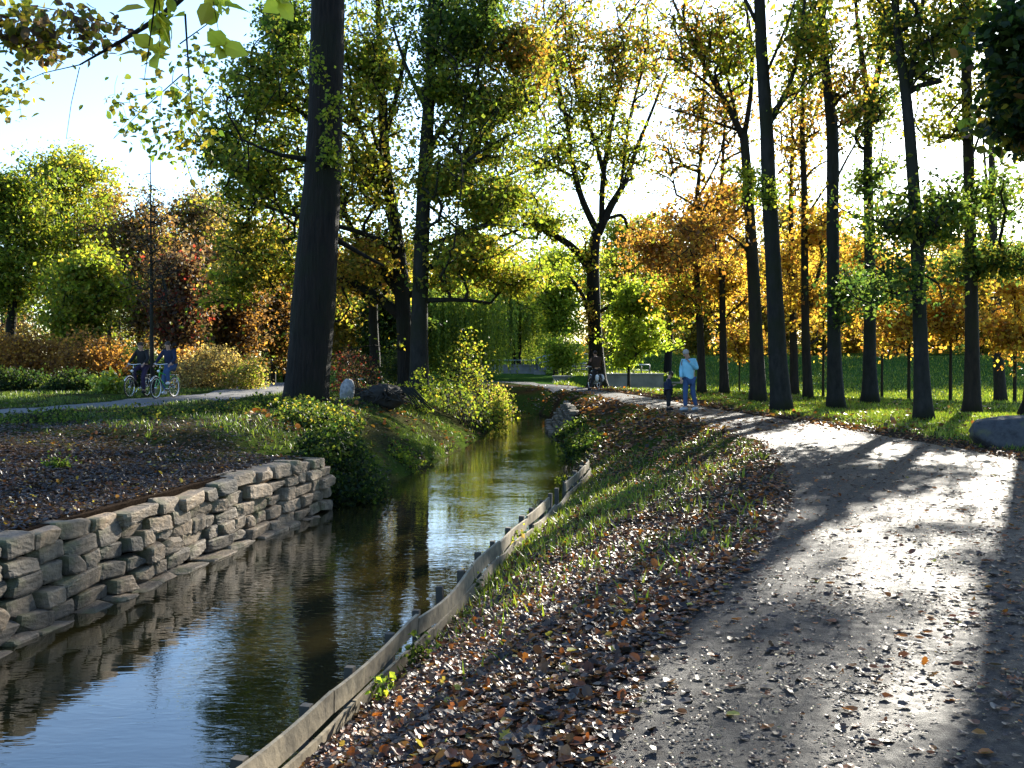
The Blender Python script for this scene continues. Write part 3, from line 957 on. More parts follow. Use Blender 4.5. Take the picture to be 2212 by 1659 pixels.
tree("straight_tree", "straight dark trunk rising through green foliage beside the yellow waterside bushes", [
    [(906, 830, 44), (905, 700, 36), (910, 560, 34), (915, 420, 30), (922, 300, 28), (930, 160, 22), (934, 0, 18), (936, -150, 14)],
    [(920, 330, 14), (965, 260, 9), (1010, 180, 6)],
    [(915, 430, 14), (990, 350, 12), (1040, 290, 9), (1110, 230, 5)],
    [(905, 650, 12), (990, 645, 9), (1060, 655, 6, 1)],
    [(908, 540, 12), (1000, 500, 9, 1), (1090, 470, 5, 1)],
    [(925, 240, 12), (880, 160, 8), (850, 60, 5)]],
    [(1030, 300, 160, 320, 0, 4.5, 280, 14, .14, [(GR, 2), (OL, 2), (YG, 2)], .5), (1000, 70, 130, 110, 0, 3.5, 150, 30, .15, [(DK, 3), (GR, 2)]), (1050, 230, 120, 90, 0, 3, 120, 32, .14, [(DK, 1), (GR, 2), (OL, 2)]),
     (970, 380, 80, 80, 0, 3, 80, 38, .14, [(OL, 2), (YG, 1), (YE, .5)]), (1060, 440, 110, 70, 0, 3, 110, 38, .14, [(YG, 2), (OL, 2), (GR, 1)]),
     (1010, 560, 110, 60, 0, 3, 90, 38, .14, [(YG, 2), (OL, 1), (YE, 1)]), (960, 200, 60, 60, 0, 2, 30, 30, .14, [(YG, 2), (GR, 1)]),
     (1010, -120, 200, 110, 0, 4, 70, 30, .2, [(DK, 1), (GR, 1)], .7), (1120, 610, 60, 40, 1, 2, 30, 30, .14, [(YG, 1), (OL, 1)]), (1130, 120, 60, 110, 0, 2.5, 60, 36, .14, [(OR, 1), (OL, 2)])],
    Y=39, mat='bark_grey', seed=4, flare=.35)

tree("forked_tree", "dark forked tree half hidden behind the red berried bush left of the straight trunk", [
    [(812, 800, 24), (806, 700, 20), (806, 640, 18), (815, 560, 12), (820, 480, 8)],
    [(806, 660, 12), (770, 615, 9), (720, 590, 6)], [(806, 660, 12), (850, 610, 9), (900, 560, 6)]],
    [(760, 600, 80, 60, 0, 3, 60, 34, .16, [(OL, 1), (YE, 1), ('rust', 1)]), (850, 570, 80, 60, 0, 3, 60, 34, .16, [(OL, 2), (YE, 1)])],
    Y=49, mat='bark', seed=5)

# the V-shaped tree by the far bend of the path
tree("v_shaped_tree", "tree dividing into a wide V above the cyclist on the far bend of the path", [
    [(1292, 838, 50), (1286, 740, 38), (1282, 650, 36), (1280, 580, 34), (1284, 520, 28), (1290, 495, 24)],
    [(1286, 600, 26), (1240, 530, 20), (1190, 505, 15), (1140, 480, 10), (1090, 430, 7), (1050, 390, 4)],
    [(1292, 505, 24), (1320, 440, 20), (1350, 400, 15), (1375, 320, 11), (1400, 260, 8), (1440, 160, 5)],
    [(1300, 480, 16), (1300, 400, 14), (1310, 330, 12), (1330, 220, 9), (1350, 100, 6), (1370, 20, 4)],
    [(1290, 500, 20), (1255, 430, 17), (1235, 350, 14), (1225, 260, 11), (1200, 160, 8), (1180, 60, 5)],
    [(1310, 400, 12), (1285, 300, 10), (1255, 230, 8), (1230, 130, 6), (1215, 20, 4)],
    [(1235, 380, 9), (1180, 350, 7), (1110, 310, 5), (1060, 290, 3)],
    [(1340, 410, 9), (1360, 250, 7), (1400, 110, 5)],
    [(1280, 700, 18), (1262, 640, 12), (1230, 590, 8), (1160, 570, 5), (1090, 575, 3)],
    [(1285, 680, 10), (1350, 640, 8), (1420, 590, 5)]],
    [(1200, 110, 130, 150, 0, 4, 230, 15, .16, [(YG, 1), (OL, 2), (OR, 1)]), (1350, 120, 120, 150, 0, 4, 210, 14, .16, [(OR, 1), (OL, 2), (YG, 1)]), (1270, 230, 100, 100, 0, 3, 110, 13, .16, [(YG, 1), (OL, 1)]),
     (1190, 330, 110, 90, 0, 3, 120, 14, .16, [(YG, 2), (OL, 1)]), (1340, 330, 100, 90, 0, 3, 100, 12, .16, [(YG, 1), (OL, 1)]),
     (1090, 430, 80, 70, -1, 2.5, 80, 26, .15, [(YG, 1), (GR, 1)]), (1180, 480, 80, 50, 0, 3, 60, 24, .15, [(YG, 2), (OL, 1)]), (1170, 590, 90, 40, 0, 3, 50, 26, .15, [(YG, 2), ('lime', 1)]),
     (1400, 480, 60, 50, 0, 3, 30, 18, .15, [(YG, 1), (OR, 1)]), (1270, -80, 220, 80, 0, 4, 60, 12, .2, [(OL, 1), (OR, 1)], .7),
     (1265, 560, 18, 90, -.3, .5, 20, 14, .14, [('lime', 1), (YE, 1)], .25), (1268, 700, 14, 90, -.3, .4, 18, 14, .12, [(OR, 1), (YE, 1)], .2)],
    Y=54, mat='bark', seed=6, flare=.4, slim=.82)
tree("young_tree", "young tree with a bright lime crown beside the path behind the child", [
    [(1358, 843, 6.5), (1358, 740, 6), (1360, 680, 4), (1362, 620, 3)]],
    [(1375, 650, 60, 50, 0, 1.8, 60, 30, .17, [('lime', 3), (YG, 1)], .3), (1378, 720, 60, 45, 0, 1.8, 70, 30, .17, [('lime', 3), (YG, 1)], .3), (1345, 775, 30, 20, 0, 1.0, 18, 24, .17, 'lime', .25),
     (1420, 640, 30, 45, 0, 1.2, 26, 26, .17, 'lime', .3)],
    Y=52, mat='bark_grey', seed=7, flare=.2)

# the slender row on the lawn: (label, traces, crowns, Y)
def lean(x0, y0, w0, xt, w1, mid=()):
    return [(x0, y0, w0)] + list(mid) + [(xt, -20, w1), (xt + (xt - x0) * .3, -260, w1 * .6), (xt + (xt - x0) * .4, -420, w1 * .35)]
row = [
    ("thickest grey trunk of the lawn trees, its limb forking right high above the man", [lean(1690, 888, 60, 1640, 30, [(1680, 780, 50), (1672, 600, 44), (1662, 430, 40), (1655, 250, 36), (1645, 120, 32)]),
        [(1660, 260, 20), (1700, 215, 15), (1722, 140, 11), (1735, 40, 8), (1745, -60, 6)], [(1640, 60, 12), (1600, -20, 9)], [(1655, 160, 9), (1700, 60, 6), (1730, -40, 4)]],
        [(1740, 110, 50, 100, 0, 2, 50, 22, .13, [(YG, 1), (GR, 1), (YE, 1)]), (1660, 420, 30, 30, -.4, 1, 14, 18, .11, [(GR, 1), (YG, 1)], .3), (1600, -120, 150, 90, 0, 3, 40, 18, .18, OL, .7)], None),
    ("two pronged trunk just behind and left of the thickest lawn trunk", [[(1638, 868, 48), (1634, 740, 36), (1628, 600, 34), (1618, 450, 28), (1612, 340, 26), (1606, 290, 24)],
        [(1606, 300, 20), (1570, 220, 15), (1530, 160, 12), (1480, 60, 8), (1440, -30, 5)], [(1608, 290, 16), (1625, 200, 12), (1625, 80, 9), (1600, -40, 6)],
        [(1560, 210, 9), (1500, 150, 7), (1440, 120, 4)], [(1590, 280, 8), (1520, 255, 6), (1430, 230, 3)], [(1595, 270, 9), (1560, 120, 7), (1550, 20, 5)], [(1630, 560, 9), (1590, 500, 7), (1520, 480, 5)]],
        [(1500, 90, 110, 100, 0, 3, 130, 12, .13, [(OR, 1), (OL, 2), (YG, 1)]), (1590, 120, 60, 130, 0, 2, 80, 14, .13, [(YG, 2), (OL, 1)]), (1520, 230, 80, 40, 0, 2, 30, 14, .13, [(OR, 1), (OL, 1)]),
         (1618, 380, 28, 60, -.3, .8, 22, 18, .11, [('lime', 1), (YG, 2)], .25), (1520, 500, 80, 80, 0, 2.5, 70, 20, .14, [(OR, 3), ('rust', 1), (YE, 1)]), (1500, -90, 160, 60, 0, 3, 24, 8, .18, OR, .7)], None),
    ("slim bent trunk with a wide rust orange crown rising directly behind the man", [[(1516, 850, 26), (1514, 740, 20), (1508, 640, 18), (1500, 540, 16), (1505, 430, 12), (1518, 300, 9), (1520, 180, 7), (1522, 60, 4)],
        [(1500, 550, 10), (1460, 525, 8), (1390, 520, 5)], [(1505, 540, 9), (1560, 500, 7), (1600, 470, 4)], [(1512, 420, 7), (1560, 340, 5), (1570, 250, 3)]],
        [(1440, 540, 100, 70, 0, 2.5, 90, 22, .14, [(OR, 3), ('rust', 2), (OL, 1)]), (1540, 460, 70, 40, 0, 2.5, 50, 30, .14, [(OR, 3), (YE, 1)]), (1530, 290, 75, 170, 0, 2, 90, 8, .13, [(OR, 2), (OL, 2)]), (1450, 330, 60, 120, 0, 2, 50, 8, .13, [(OR, 1), (OL, 2)]), (1470, 640, 60, 70, 0, 2, 50, 24, .15, [(YE, 1), (OR, 1), (YG, 1)])], None),
    ("plain slim trunk between the man and the two pronged trunk", [[(1565, 850, 28), (1562, 760, 20), (1560, 620, 17), (1556, 480, 12), (1562, 330, 8), (1570, 180, 5)], [(1562, 690, 6), (1610, 640, 5), (1640, 620, 3)]],
        [(1560, 600, 60, 90, 1, 2, 60, 24, .15, [(YE, 2), (OR, 1)]), (1565, 430, 60, 60, 0, 2, 40, 24, .14, [(OR, 2), (YE, 1)]), (1590, 240, 55, 170, 0, 1.5, 70, 8, .13, [(OR, 1), (YE, 1), (OL, 1)])], None),
    ("slim trunk on the left of the close pair behind the lawn row", [[(1716, 852, 26), (1714, 720, 20), (1710, 560, 16), (1708, 420, 11), (1712, 280, 7), (1700, 120, 4)]],
        [(1705, 560, 50, 70, 1, 2, 50, 24, .15, [(YE, 2), (OR, 1)]), (1705, 330, 60, 180, 0, 2, 90, 9, .14, [(OR, 1), (YE, 1), (OL, 1)])], None),
    ("slim trunk with rising side branches on the right of the close pair", [[(1746, 860, 28), (1740, 720, 22), (1738, 560, 20), (1738, 420, 18), (1732, 280, 13), (1736, 150, 9), (1740, 0, 5)],
        [(1740, 470, 8), (1780, 410, 6), (1800, 380, 3)], [(1736, 330, 7), (1760, 240, 5), (1790, 160, 3)]],
        [(1765, 500, 55, 60, 0, 2, 46, 22, .15, [(YE, 2), (OR, 1)]), (1755, 240, 65, 180, 0, 2, 100, 9, .13, [(YE, 1), (OL, 1), (OR, 1)]), (1750, 640, 50, 90, 1, 2, 50, 22, .15, [(YE, 2), (OR, 1)])], None),
    ("smooth bare trunk with a slit where two stems part, right of the close pair", [[(1806, 882, 50), (1802, 780, 38), (1800, 600, 34), (1798, 450, 32), (1800, 330, 34), (1796, 260, 28), (1784, 160, 24), (1776, 60, 22), (1772, -60, 18), (1768, -300, 10)],
        [(1806, 330, 16), (1812, 280, 14), (1800, 230, 12)], [(1780, 60, 9), (1740, -20, 6)], [(1775, 150, 9), (1758, 110, 7), (1752, 50, 5)], [(1805, 390, 7), (1850, 300, 5), (1880, 260, 3)]],
        [(1745, 30, 40, 60, 0, 2, 30, 18, .13, [(YG, 1), (DK, 1)]), (1830, 180, 35, 120, 0, 1.5, 34, 16, .12, [(OL, 1), (OR, 1)]), (1780, -130, 130, 90, 0, 3, 80, 22, .18, OL, .7), (1830, 640, 30, 60, -.4, 1, 24, 24, .12, [(GR, 2), (DK, 1)], .3)], None),
    ("leafy trunk splitting into three stems between the slit trunk and the Y trunk", [[(1880, 870, 48), (1878, 780, 34), (1880, 600, 30), (1876, 440, 26), (1874, 330, 24), (1878, 250, 22), (1868, 160, 16), (1850, 40, 10), (1845, -60, 7)],
        [(1876, 250, 16), (1900, 160, 12), (1915, 60, 9), (1920, -40, 6)], [(1874, 270, 12), (1895, 150, 8), (1905, 30, 6)], [(1872, 250, 9), (1840, 190, 6), (1820, 150, 4)]],
        [(1880, 230, 55, 90, 0, 2, 66, 26, .12, [(DK, 1), (OL, 2), (GR, 1)]), (1905, 60, 50, 70, 0, 2, 40, 22, .12, [(OL, 1), (GR, 1)]), (1880, 390, 55, 40, 0, 2, 30, 24, .12, [(GR, 2), (DK, 1)]),
         (1870, 620, 90, 50, -.5, 2, 30, 17, .12, [(DK, 3), (GR, 1)], .45), (1900, -120, 120, 90, 0, 3, 80, 22, .18, OL, .7)], None),
    ("tall trunk forking into a clear Y near the top, third from the right edge", [[(1996, 908, 54), (1990, 800, 40), (1986, 640, 36), (1978, 460, 34), (1966, 300, 30), (1960, 220, 30), (1950, 160, 24), (1938, 60, 22), (1930, -40, 18), (1920, -260, 10)],
        [(1960, 200, 20), (1976, 130, 15), (1990, 40, 12), (1998, -40, 9)], [(1986, 660, 10), (1960, 600, 8), (1940, 560, 5)], [(1950, 150, 8), (1920, 100, 6)]],
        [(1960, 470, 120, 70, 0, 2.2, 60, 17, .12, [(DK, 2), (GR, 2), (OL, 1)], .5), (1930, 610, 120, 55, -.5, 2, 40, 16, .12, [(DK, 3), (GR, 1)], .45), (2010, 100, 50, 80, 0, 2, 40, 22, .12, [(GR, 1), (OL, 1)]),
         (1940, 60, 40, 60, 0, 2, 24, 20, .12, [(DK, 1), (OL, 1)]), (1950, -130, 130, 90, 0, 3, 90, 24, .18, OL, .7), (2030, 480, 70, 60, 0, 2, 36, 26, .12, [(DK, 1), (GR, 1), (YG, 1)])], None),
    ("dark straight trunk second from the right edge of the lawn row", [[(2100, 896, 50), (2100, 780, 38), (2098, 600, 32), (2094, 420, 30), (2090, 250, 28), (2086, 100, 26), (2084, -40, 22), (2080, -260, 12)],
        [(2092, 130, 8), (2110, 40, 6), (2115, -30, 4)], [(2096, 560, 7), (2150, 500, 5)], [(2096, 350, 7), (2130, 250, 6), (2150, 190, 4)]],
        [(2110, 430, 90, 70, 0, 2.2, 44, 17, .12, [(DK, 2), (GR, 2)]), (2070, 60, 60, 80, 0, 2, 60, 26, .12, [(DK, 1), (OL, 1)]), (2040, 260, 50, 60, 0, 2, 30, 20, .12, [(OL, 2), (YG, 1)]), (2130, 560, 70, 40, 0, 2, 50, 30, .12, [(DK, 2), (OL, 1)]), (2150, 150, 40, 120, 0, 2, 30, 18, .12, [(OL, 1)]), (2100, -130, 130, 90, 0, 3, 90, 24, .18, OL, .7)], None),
    ("leaning trunk forking low behind the dark straight trunk at the right", [[(2162, 868, 34), (2154, 740, 26), (2148, 600, 22), (2146, 480, 20), (2142, 330, 16), (2136, 200, 12), (2130, 60, 8), (2126, -60, 5)], [(2148, 560, 12), (2136, 480, 9), (2130, 380, 7), (2120, 250, 4)]],
        [(2170, 430, 50, 70, 0, 2, 46, 26, .13, [(DK, 1), (OL, 2)]), (2180, 620, 50, 60, 1, 2, 40, 24, .14, [(OL, 1), (YE, 1)]), (2160, 250, 50, 70, 0, 2, 30, 18, .13, [(OL, 1)])], None),
]
for k_, (lb, tr, cr, Y_) in enumerate(row):
    tree("lawn_tree", lb, tr, cr, Y=Y_, mat='bark_grey' if k_ in (0, 6, 7, 8) else 'bark_brown', group=RG, seed=20 + k_, flare=.22, slim=.79)

# the tree at the right frame edge, whose low dark boughs shade the path
tree("shading_tree", "big dark tree at the right edge behind the boulder, hanging dark leaves low", [
    [(2262, 912, 96), (2258, 760, 74), (2254, 500, 66), (2250, 250, 60), (2250, 0, 52), (2260, -300, 36), (2280, -600, 18)],
    [(2252, 240, 22), (2200, 140, 14, -3), (2180, 60, 9, -6)], [(2256, 100, 20), (2330, -40, 14, -3), (2420, -160, 9, -5)],
    [(2256, 420, 16), (2350, 330, 11, -2), (2450, 260, 7, -4)], [(2252, 300, 12), (2215, 260, 8, -4)]],
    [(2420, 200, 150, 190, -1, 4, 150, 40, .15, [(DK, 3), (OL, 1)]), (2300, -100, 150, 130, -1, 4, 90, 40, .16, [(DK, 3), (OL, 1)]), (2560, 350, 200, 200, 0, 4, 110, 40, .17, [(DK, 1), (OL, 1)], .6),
     (2430, -300, 260, 160, 0, 5, 90, 34, .22, [(OL, 1), (OR, 1)], .8)],
    Y=26.5, mat='bark', seed=41, flare=.35)
# near boughs at the top right
tree("leafy_bough", "out of focus dark boughs hanging in at the top right corner", [
    [(2700, 700, 40), (2640, 300, 34), (2560, 60, 26), (2460, -60, 18), (2360, 40, 12), (2290, 140, 7), (2220, 230, 4)],
    [(2400, 0, 9), (2300, 20, 6), (2200, 10, 3)], [(2320, 100, 6), (2240, 330, 3)]],
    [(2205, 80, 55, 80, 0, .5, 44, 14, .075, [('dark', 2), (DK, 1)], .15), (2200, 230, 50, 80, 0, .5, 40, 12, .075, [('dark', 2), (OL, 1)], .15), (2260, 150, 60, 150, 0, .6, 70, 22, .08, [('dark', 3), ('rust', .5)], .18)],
    Y=8.5, mat='bark', seed=43, flare=.1, cat="tree", twig=.005, k=10)
# overhanging tree at the top left: it stands close by on the left of the camera
nY = -7.6
tree("overhanging_tree", "tree outside the frame whose branch and pale yellow green leaves hang in at top left", [
    [('w', -1.5, -2.6, Hs(-1.5, -2.6) - .1, .26), ('w', -1.5, -2.5, 2.0, .2), ('w', -1.55, -1.8, 4.8, .16), ('w', -1.8, 1.5, 6.8, .13), ('w', -2.3, 8, 7.2, .11), (500, -200, 22), (450, -40, 19), (420, 24, 17), (385, 30, 14), (345, 50, 12), (300, 72, 10), (262, 82, 9), (230, 102, 8), (200, 125, 6), (172, 140, 3.5)],
    [(400, 30, 5), (388, 60, 4), (383, 90, 3.6), (397, 130, 3), (395, 165, 3.2), (412, 215, 2.6), (418, 290, 2), (425, 330, 1.4)],
    [(388, 95, 3), (430, 72, 2.2), (468, 45, 1.8), (500, 10, 1.6)], [(395, 160, 3), (350, 195, 2.4), (310, 220, 1.8), (245, 300, 1)],
    [(172, 140, 2.6), (120, 120, 2.2), (60, 150, 1.8), (20, 190, 1.2)], [(172, 145, 2), (165, 170, 1.8), (145, 200, 1.6), (143, 300, 1)], [(300, 70, 3), (250, 30, 2.6), (180, 10, 2.2), (60, 10, 1.6)], [(200, 120, 2), (190, 80, 1.8), (120, 20, 1.5), (20, 60, 1)],
    [(398, 120, 2), (450, 125, 1.6), (500, 160, 1)], [(350, 190, 1.6), (345, 260, 1.1), (338, 330, .8)],
    [('w', -1.56, -1.5, 4.9, .05), ('w', -1.3, 1.2, 4.5, .04), (480, -330, 9, nY), (420, -180, 6, nY), (340, -60, 4, nY), (290, 20, 2.4, nY), (300, 100, 2, nY), (312, 170, 1.2, nY)],
    [(420, -180, 4, nY), (470, -20, 2.2, nY), (480, 60, 1.6, nY), (478, 100, 1, nY)], [(340, -60, 3, nY), (352, 30, 2, nY), (345, 110, 1.2, nY)], [(430, -150, 3, nY), (560, -40, 2, nY), (605, -4, 1.2, nY)]],
    [(60, 70, 80, 60, 0, .8, 60, 10, .085, [('brown', 1), (OL, 2)], .10), (200, 60, 80, 40, 0, .8, 30, 8, .08, [(OL, 1), ('brown', 1)], .10), (270, 230, 60, 60, 0, .6, 20, 5, .065, [(OL, 1), (GR, 1)], .12),
     (410, 260, 40, 110, 0, .6, 44, 6, .07, [(GR, 1), (OL, 1)], .12), (335, 300, 60, 60, 0, .6, 22, 5, .07, [(GR, 1)], .14), (20, 230, 40, 90, 0, .6, 20, 6, .07, [(OL, 1)], .12), (440, 130, 60, 50, 0, .6, 14, 5, .065, [(GR, 1)], .1),
     (300, 70, 16, 100, nY, .06, 18, 3, .06, 'sunny', .03), (345, 70, 12, 60, nY, .06, 11, 3, .06, 'sunny', .03), (475, 50, 24, 50, nY, .06, 16, 3, .06, 'sunny', .03), (595, -6, 30, 12, nY, .05, 7, 3, .055, 'sunny', .02), (260, 20, 30, 30, nY, .05, 8, 3, .055, 'sunny', .02)],
    Y=11, mat='bark', seed=45, flare=.3, twig=.0022, k=10, leafmat='leaf', leafy=1.1, up=0.0, wander=.05)

# saplings on the meadow
MG = "thin young trees on the meadow edge"
for k_, (x, yb, w, cx, cyy, rx, ry, lb) in enumerate([
    (1963, 852, 7.5, 1950, 700, 75, 60, "thin young tree with orange leaves left of the Y trunk"),
    (2053, 856, 7.5, 2050, 690, 60, 70, "thin young tree between the Y trunk and the dark straight trunk"),
    (2192, 857, 8, 2190, 720, 40, 60, "thin young tree with yellow leaves near the right edge"),
    (1778, 846, 6, 1775, 660, 80, 80, "young amber tree on the meadow edge between the close pair and the slit trunk"),
    (1905, 848, 6, 1860, 640, 80, 90, "young orange tree on the meadow edge right of the three stemmed trunk"),
    (1597, 832, 3.5, 1600, 740, 36, 40, "very thin sapling on the meadow left of the two pronged trunk")]):
    tree("young_tree", lb, [[(x, yb, w), (x + 1, yb - 120, w * .8), (x, yb - 230, w * .4)]],
         [(cx, cyy, rx, ry, 0, 2, 60, 26, .17, [(OR, 2), (YE, 2)], .45), (cx + 10, cyy - 90, rx * .8, ry, 0, 2, 40, 24, .17, [(YE, 2), (OR, 1)], .45)], Y=[46, 46, 44, 56, 55, 50][k_], mat='bark_brown', seed=60 + k_, group=MG, flare=.3)

tree("thin_tree", "thin bare topped tree on the verge between the two oncoming cyclists", [
    [(330, 842, 13), (328, 760, 13), (327, 640, 11), (327, 540, 8), (325, 470, 5), (326, 380, 3), (325, 340, 2)]],
    [(325, 430, 45, 55, 0, .9, 34, 2, .08, 'brown', .2), (325, 560, 70, 80, 0, 1.6, 70, 6, .08, [('brown', 1), ('rust', 1)], .3), (335, 480, 40, 60, 0, 1, 24, 3, .07, 'brown', .2), (360, 640, 60, 40, 0, 1.6, 20, 4, .08, [('red', 1), ('brown', 1)], .3)],
    Y=36, mat='bark_grey', seed=70, flare=.3, twig=.011, slim=.68)

# ------------------------------------------------------------------ trees and woods further off
def bgtree(label, x, ytop, ybase, w, Y, pal, seed, dens=1.0, lw=10, size=.2, group=None, name="tree", cat="tree", mat='bark_brown', lowest=.32, sig=.62, per=30, wander=.12, tips=None, flat=None):
    r = np.random.default_rng(seed)
    h = ybase - ytop
    bend = r.uniform(-.05, .05) * w
    tr = [[(x, ybase, lw), (x + bend, ybase - h * .4, lw * .75), (x - bend * .5, ybase - h * .7, lw * .45), (x + bend, ytop + h * .08, lw * .15)]]
    s = DS / F_PX * Y
    cr = []
    n = 4
    for k in range(n):
        f = lowest + (1 - lowest) * (k + .5) / n
        ww = w * (.5 * math.sin(math.pi * min(1, .28 + .72 * (1 - (f - lowest) / (1 - lowest)))) + .12)
        cr.append((x + r.uniform(-.12, .12) * w, ybase - h * f, ww, h * (1 - lowest) / n * .85, 0, ww * s * .9, int((tips or 34) * dens), per, size, pal, sig))
    return tree(name, label, tr, cr, Y=Y, mat=mat, seed=seed, flare=.3, group=group, k=8, cat=cat, twig=.02, wander=wander)

LW = "trees behind the shrubbery on the left"
bgtree("large pale green tree filling the left edge above the orange shrubs", 20, 380, 770, 210, 58, [('yelgreen', 2), ('olive', 1), ('green', 1)], 101, dens=2.6, lw=24, group=LW, lowest=.30, per=34, mat='bark')
bgtree("tall round green tree behind the thin bare sapling on the left", 135, 340, 770, 190, 64, [('yelgreen', 2), ('olive', 2)], 102, dens=2.6, lw=20, group=LW, per=34)
bgtree("low yellow green tree with fanned branches above the orange shrubs", 175, 560, 765, 150, 52, [('yelgreen', 2), ('olive', 1)], 103, dens=1.5, lw=8, group=LW, lowest=.15)
bgtree("thin orange topped tree behind the pale green trees on the left", 235, 400, 770, 90, 70, [('orange', 1), ('tan', 1), ('olive', 1)], 104, dens=1.2, lw=10, group=LW, per=20)
bgtree("brown leaved tree behind the thin bare topped tree", 300, 470, 770, 120, 60, [('brown', 2), ('rust', 1), ('olive', 1)], 105, dens=1.7, lw=10, group=LW, lowest=.2)
bgtree("grey brown bare twigged tree left of the great trunk", 400, 430, 770, 150, 66, [('brown', 3), ('olive', 1), ('tan', 1)], 106, dens=2.0, lw=12, group=LW, lowest=.2, per=26)
bgtree("small dark red leaved tree behind the oncoming cyclists", 385, 560, 775, 110, 52, [('red', 1), ('brown', 3), ('rust', 1)], 107, dens=1.3, lw=8, group=LW, lowest=.15, per=24)
bgtree("broad rust brown tree just left of the great trunk", 500, 540, 800, 170, 58, [('brown', 2), ('rust', 2), ('orange', 1)], 108, dens=2.2, lw=10, group=LW, lowest=.12, per=30)
bgtree("dark brown tree overhanging the path left of the great trunk", 590, 500, 810, 130, 64, [('rust', 2), ('brown', 1), ('olive', 1)], 109, dens=2.0, lw=12, group=LW, lowest=.15)
bgtree("tall olive tree behind the grey brown twigs left of the great trunk", 470, 420, 770, 120, 80, [('olive', 2), ('brown', 1)], 110, dens=1.6, lw=12, group=LW, lowest=.3)
bgtree("low amber tree at the end of the path beside the great trunk", 615, 660, 800, 90, 72, [('orange', 2), ('yellow', 1), ('rust', 1)], 111, dens=1.4, lw=8, group=LW, lowest=.1)
bgtree("ochre leaved tree seen between the great trunk and the forked tree", 735, 600, 800, 110, 60, [('olive', 2), ('tan', 1), ('yellow', 1)], 112, dens=1.8, lw=8, group=LW, lowest=.1)
bgtree("dark green yew like tree behind the forked tree", 840, 640, 800, 110, 58, [('dark', 2), ('green', 1)], 113, dens=1.8, lw=8, group=LW, lowest=.05)

# weeping willow
def willow(label, x, ytop, ybot, w, Y, seed):
    r = np.random.default_rng(seed)
    s = DS / F_PX * Y
    g0 = D(x, ybot, Y); gz = Hs(g0[0], g0[1]); o = np.array([g0[0], g0[1], gz])
    zt = D(x, ytop, Y)[2] - gz; R_ = w * s / 2
    root = thing("weeping_willow", label, "tree", tuple(o))
    limbs = [resample(np.array([(0, 0, -.2, .45), (.1, 0, zt * .3, .38), (-.2, .1, zt * .55, .25), (0, 0, zt * .85, .1)]), .5)]
    tips = r.normal(size=(60, 3)); tips /= np.linalg.norm(tips, axis=1)[:, None]; tips[:, 2] = np.abs(tips[:, 2]) * .6
    tips = tips * [R_, R_, zt * .45] * r.uniform(.4, 1, (60, 1)) + [0, 0, zt * .6]
    A, par, rad, e, ends = grow(limbs, tips, r, .02)
    mb = MB(); trunk_tube(mb, limbs[0], k=10, flare=.4)
    v, q = edge_mesh(A, par, rad, e, 5); mb.add(v, q)
    mb.build("trunk", M['bark'], root)
    P, Ax = [], []
    for t in range(900):
        k = ends[r.integers(len(ends))]; b = A[k] + r.normal(size=3) * [.7, .7, .3]
        L = min(r.uniform(2.5, 7), b[2] - .4)
        n = int(L / .09); zz = np.linspace(0, L, n); sway = r.normal(size=2) * .03
        P.append(np.stack([b[0] + sway[0] * zz, b[1] + sway[1] * zz, b[2] - zz], -1) + r.normal(size=(n, 3)) * .035)
    P = np.concatenate(P); n = len(P)
    a, b, c = rand_rot(n, r, droop=2.5)
    v, fs, c_ = scatter(T_QUAD, P, r.uniform(.13, .22, n), a, b, c, pick([('willow', 3), ('yelgreen', 1)], n, r), .8)
    mesh_np("crown", v, fs, M['leaf'], root, colors=c_)
willow("weeping willow trailing long yellow green strands behind the waterside bushes", 970, 560, 800, 230, 72, 121)
willow("farther weeping willow hanging its strands behind the footbridge", 1115, 520, 790, 170, 92, 122)

CW = "trees beyond the footbridge"
bgtree("olive tree beyond the first willow", 1040, 500, 780, 160, 100, [('olive', 2), ('yelgreen', 1)], 131, dens=1.7, lw=8, size=.26, group=CW, lowest=.2)
bgtree("pale green tree just left of the V shaped trunk", 1200, 540, 790, 150, 78, [('lime', 1), ('yelgreen', 3)], 132, dens=1.8, lw=10, group=CW, lowest=.3)
bgtree("yellow green tree behind the small lime tree", 1350, 470, 780, 150, 100, [('yelgreen', 2), ('olive', 1)], 133, dens=1.8, lw=9, size=.25, group=CW, lowest=.2)
bgtree("dark thick trunked tree behind the small lime tree", 1442, 520, 790, 150, 92, [('olive', 2), ('yelgreen', 1), ('orange', 1)], 134, dens=1.6, lw=17, size=.25, group=CW, lowest=.35, mat='bark')
bgtree("small round yellow green tree in front of the footbridge end", 1215, 740, 808, 60, 70, [('lime', 1), ('yelgreen', 1)], 135, dens=.5, lw=3, group=CW, lowest=.3, size=.17)

RW = "yellow and orange trees beyond the meadow"
mr = np.random.default_rng(77)
names = ["golden", "orange", "amber", "yellow", "copper", "straw coloured", "rusty orange", "honey coloured", "pale yellow", "bronze"]
spots = [(1500, 560, 150, 74, 'yellow', 'olive'), (1590, 520, 150, 80, 'yellow', 'orange'), (1665, 560, 130, 72, 'yellow', 'orange'), (1760, 540, 160, 76, 'yellow', 'olive'), (1850, 520, 150, 84, 'yellow', 'orange'),
         (1935, 560, 150, 70, 'orange', 'tan'), (2030, 500, 160, 76, 'yellow', 'olive'), (2120, 520, 150, 82, 'olive', 'yellow'), (2200, 540, 150, 74, 'yellow', 'olive'), (1700, 430, 150, 96, 'olive', 'tan')]
where = ["behind the man in the pale blue jacket", "behind the slim trunk right of the man", "behind the two pronged trunk", "behind the close pair of slim trunks", "between the slit trunk and the three stemmed trunk",
         "left of the Y trunk beyond the meadow", "behind the Y trunk", "behind the dark straight trunk", "at the right edge beyond the meadow", "high behind the close pair of slim trunks"]
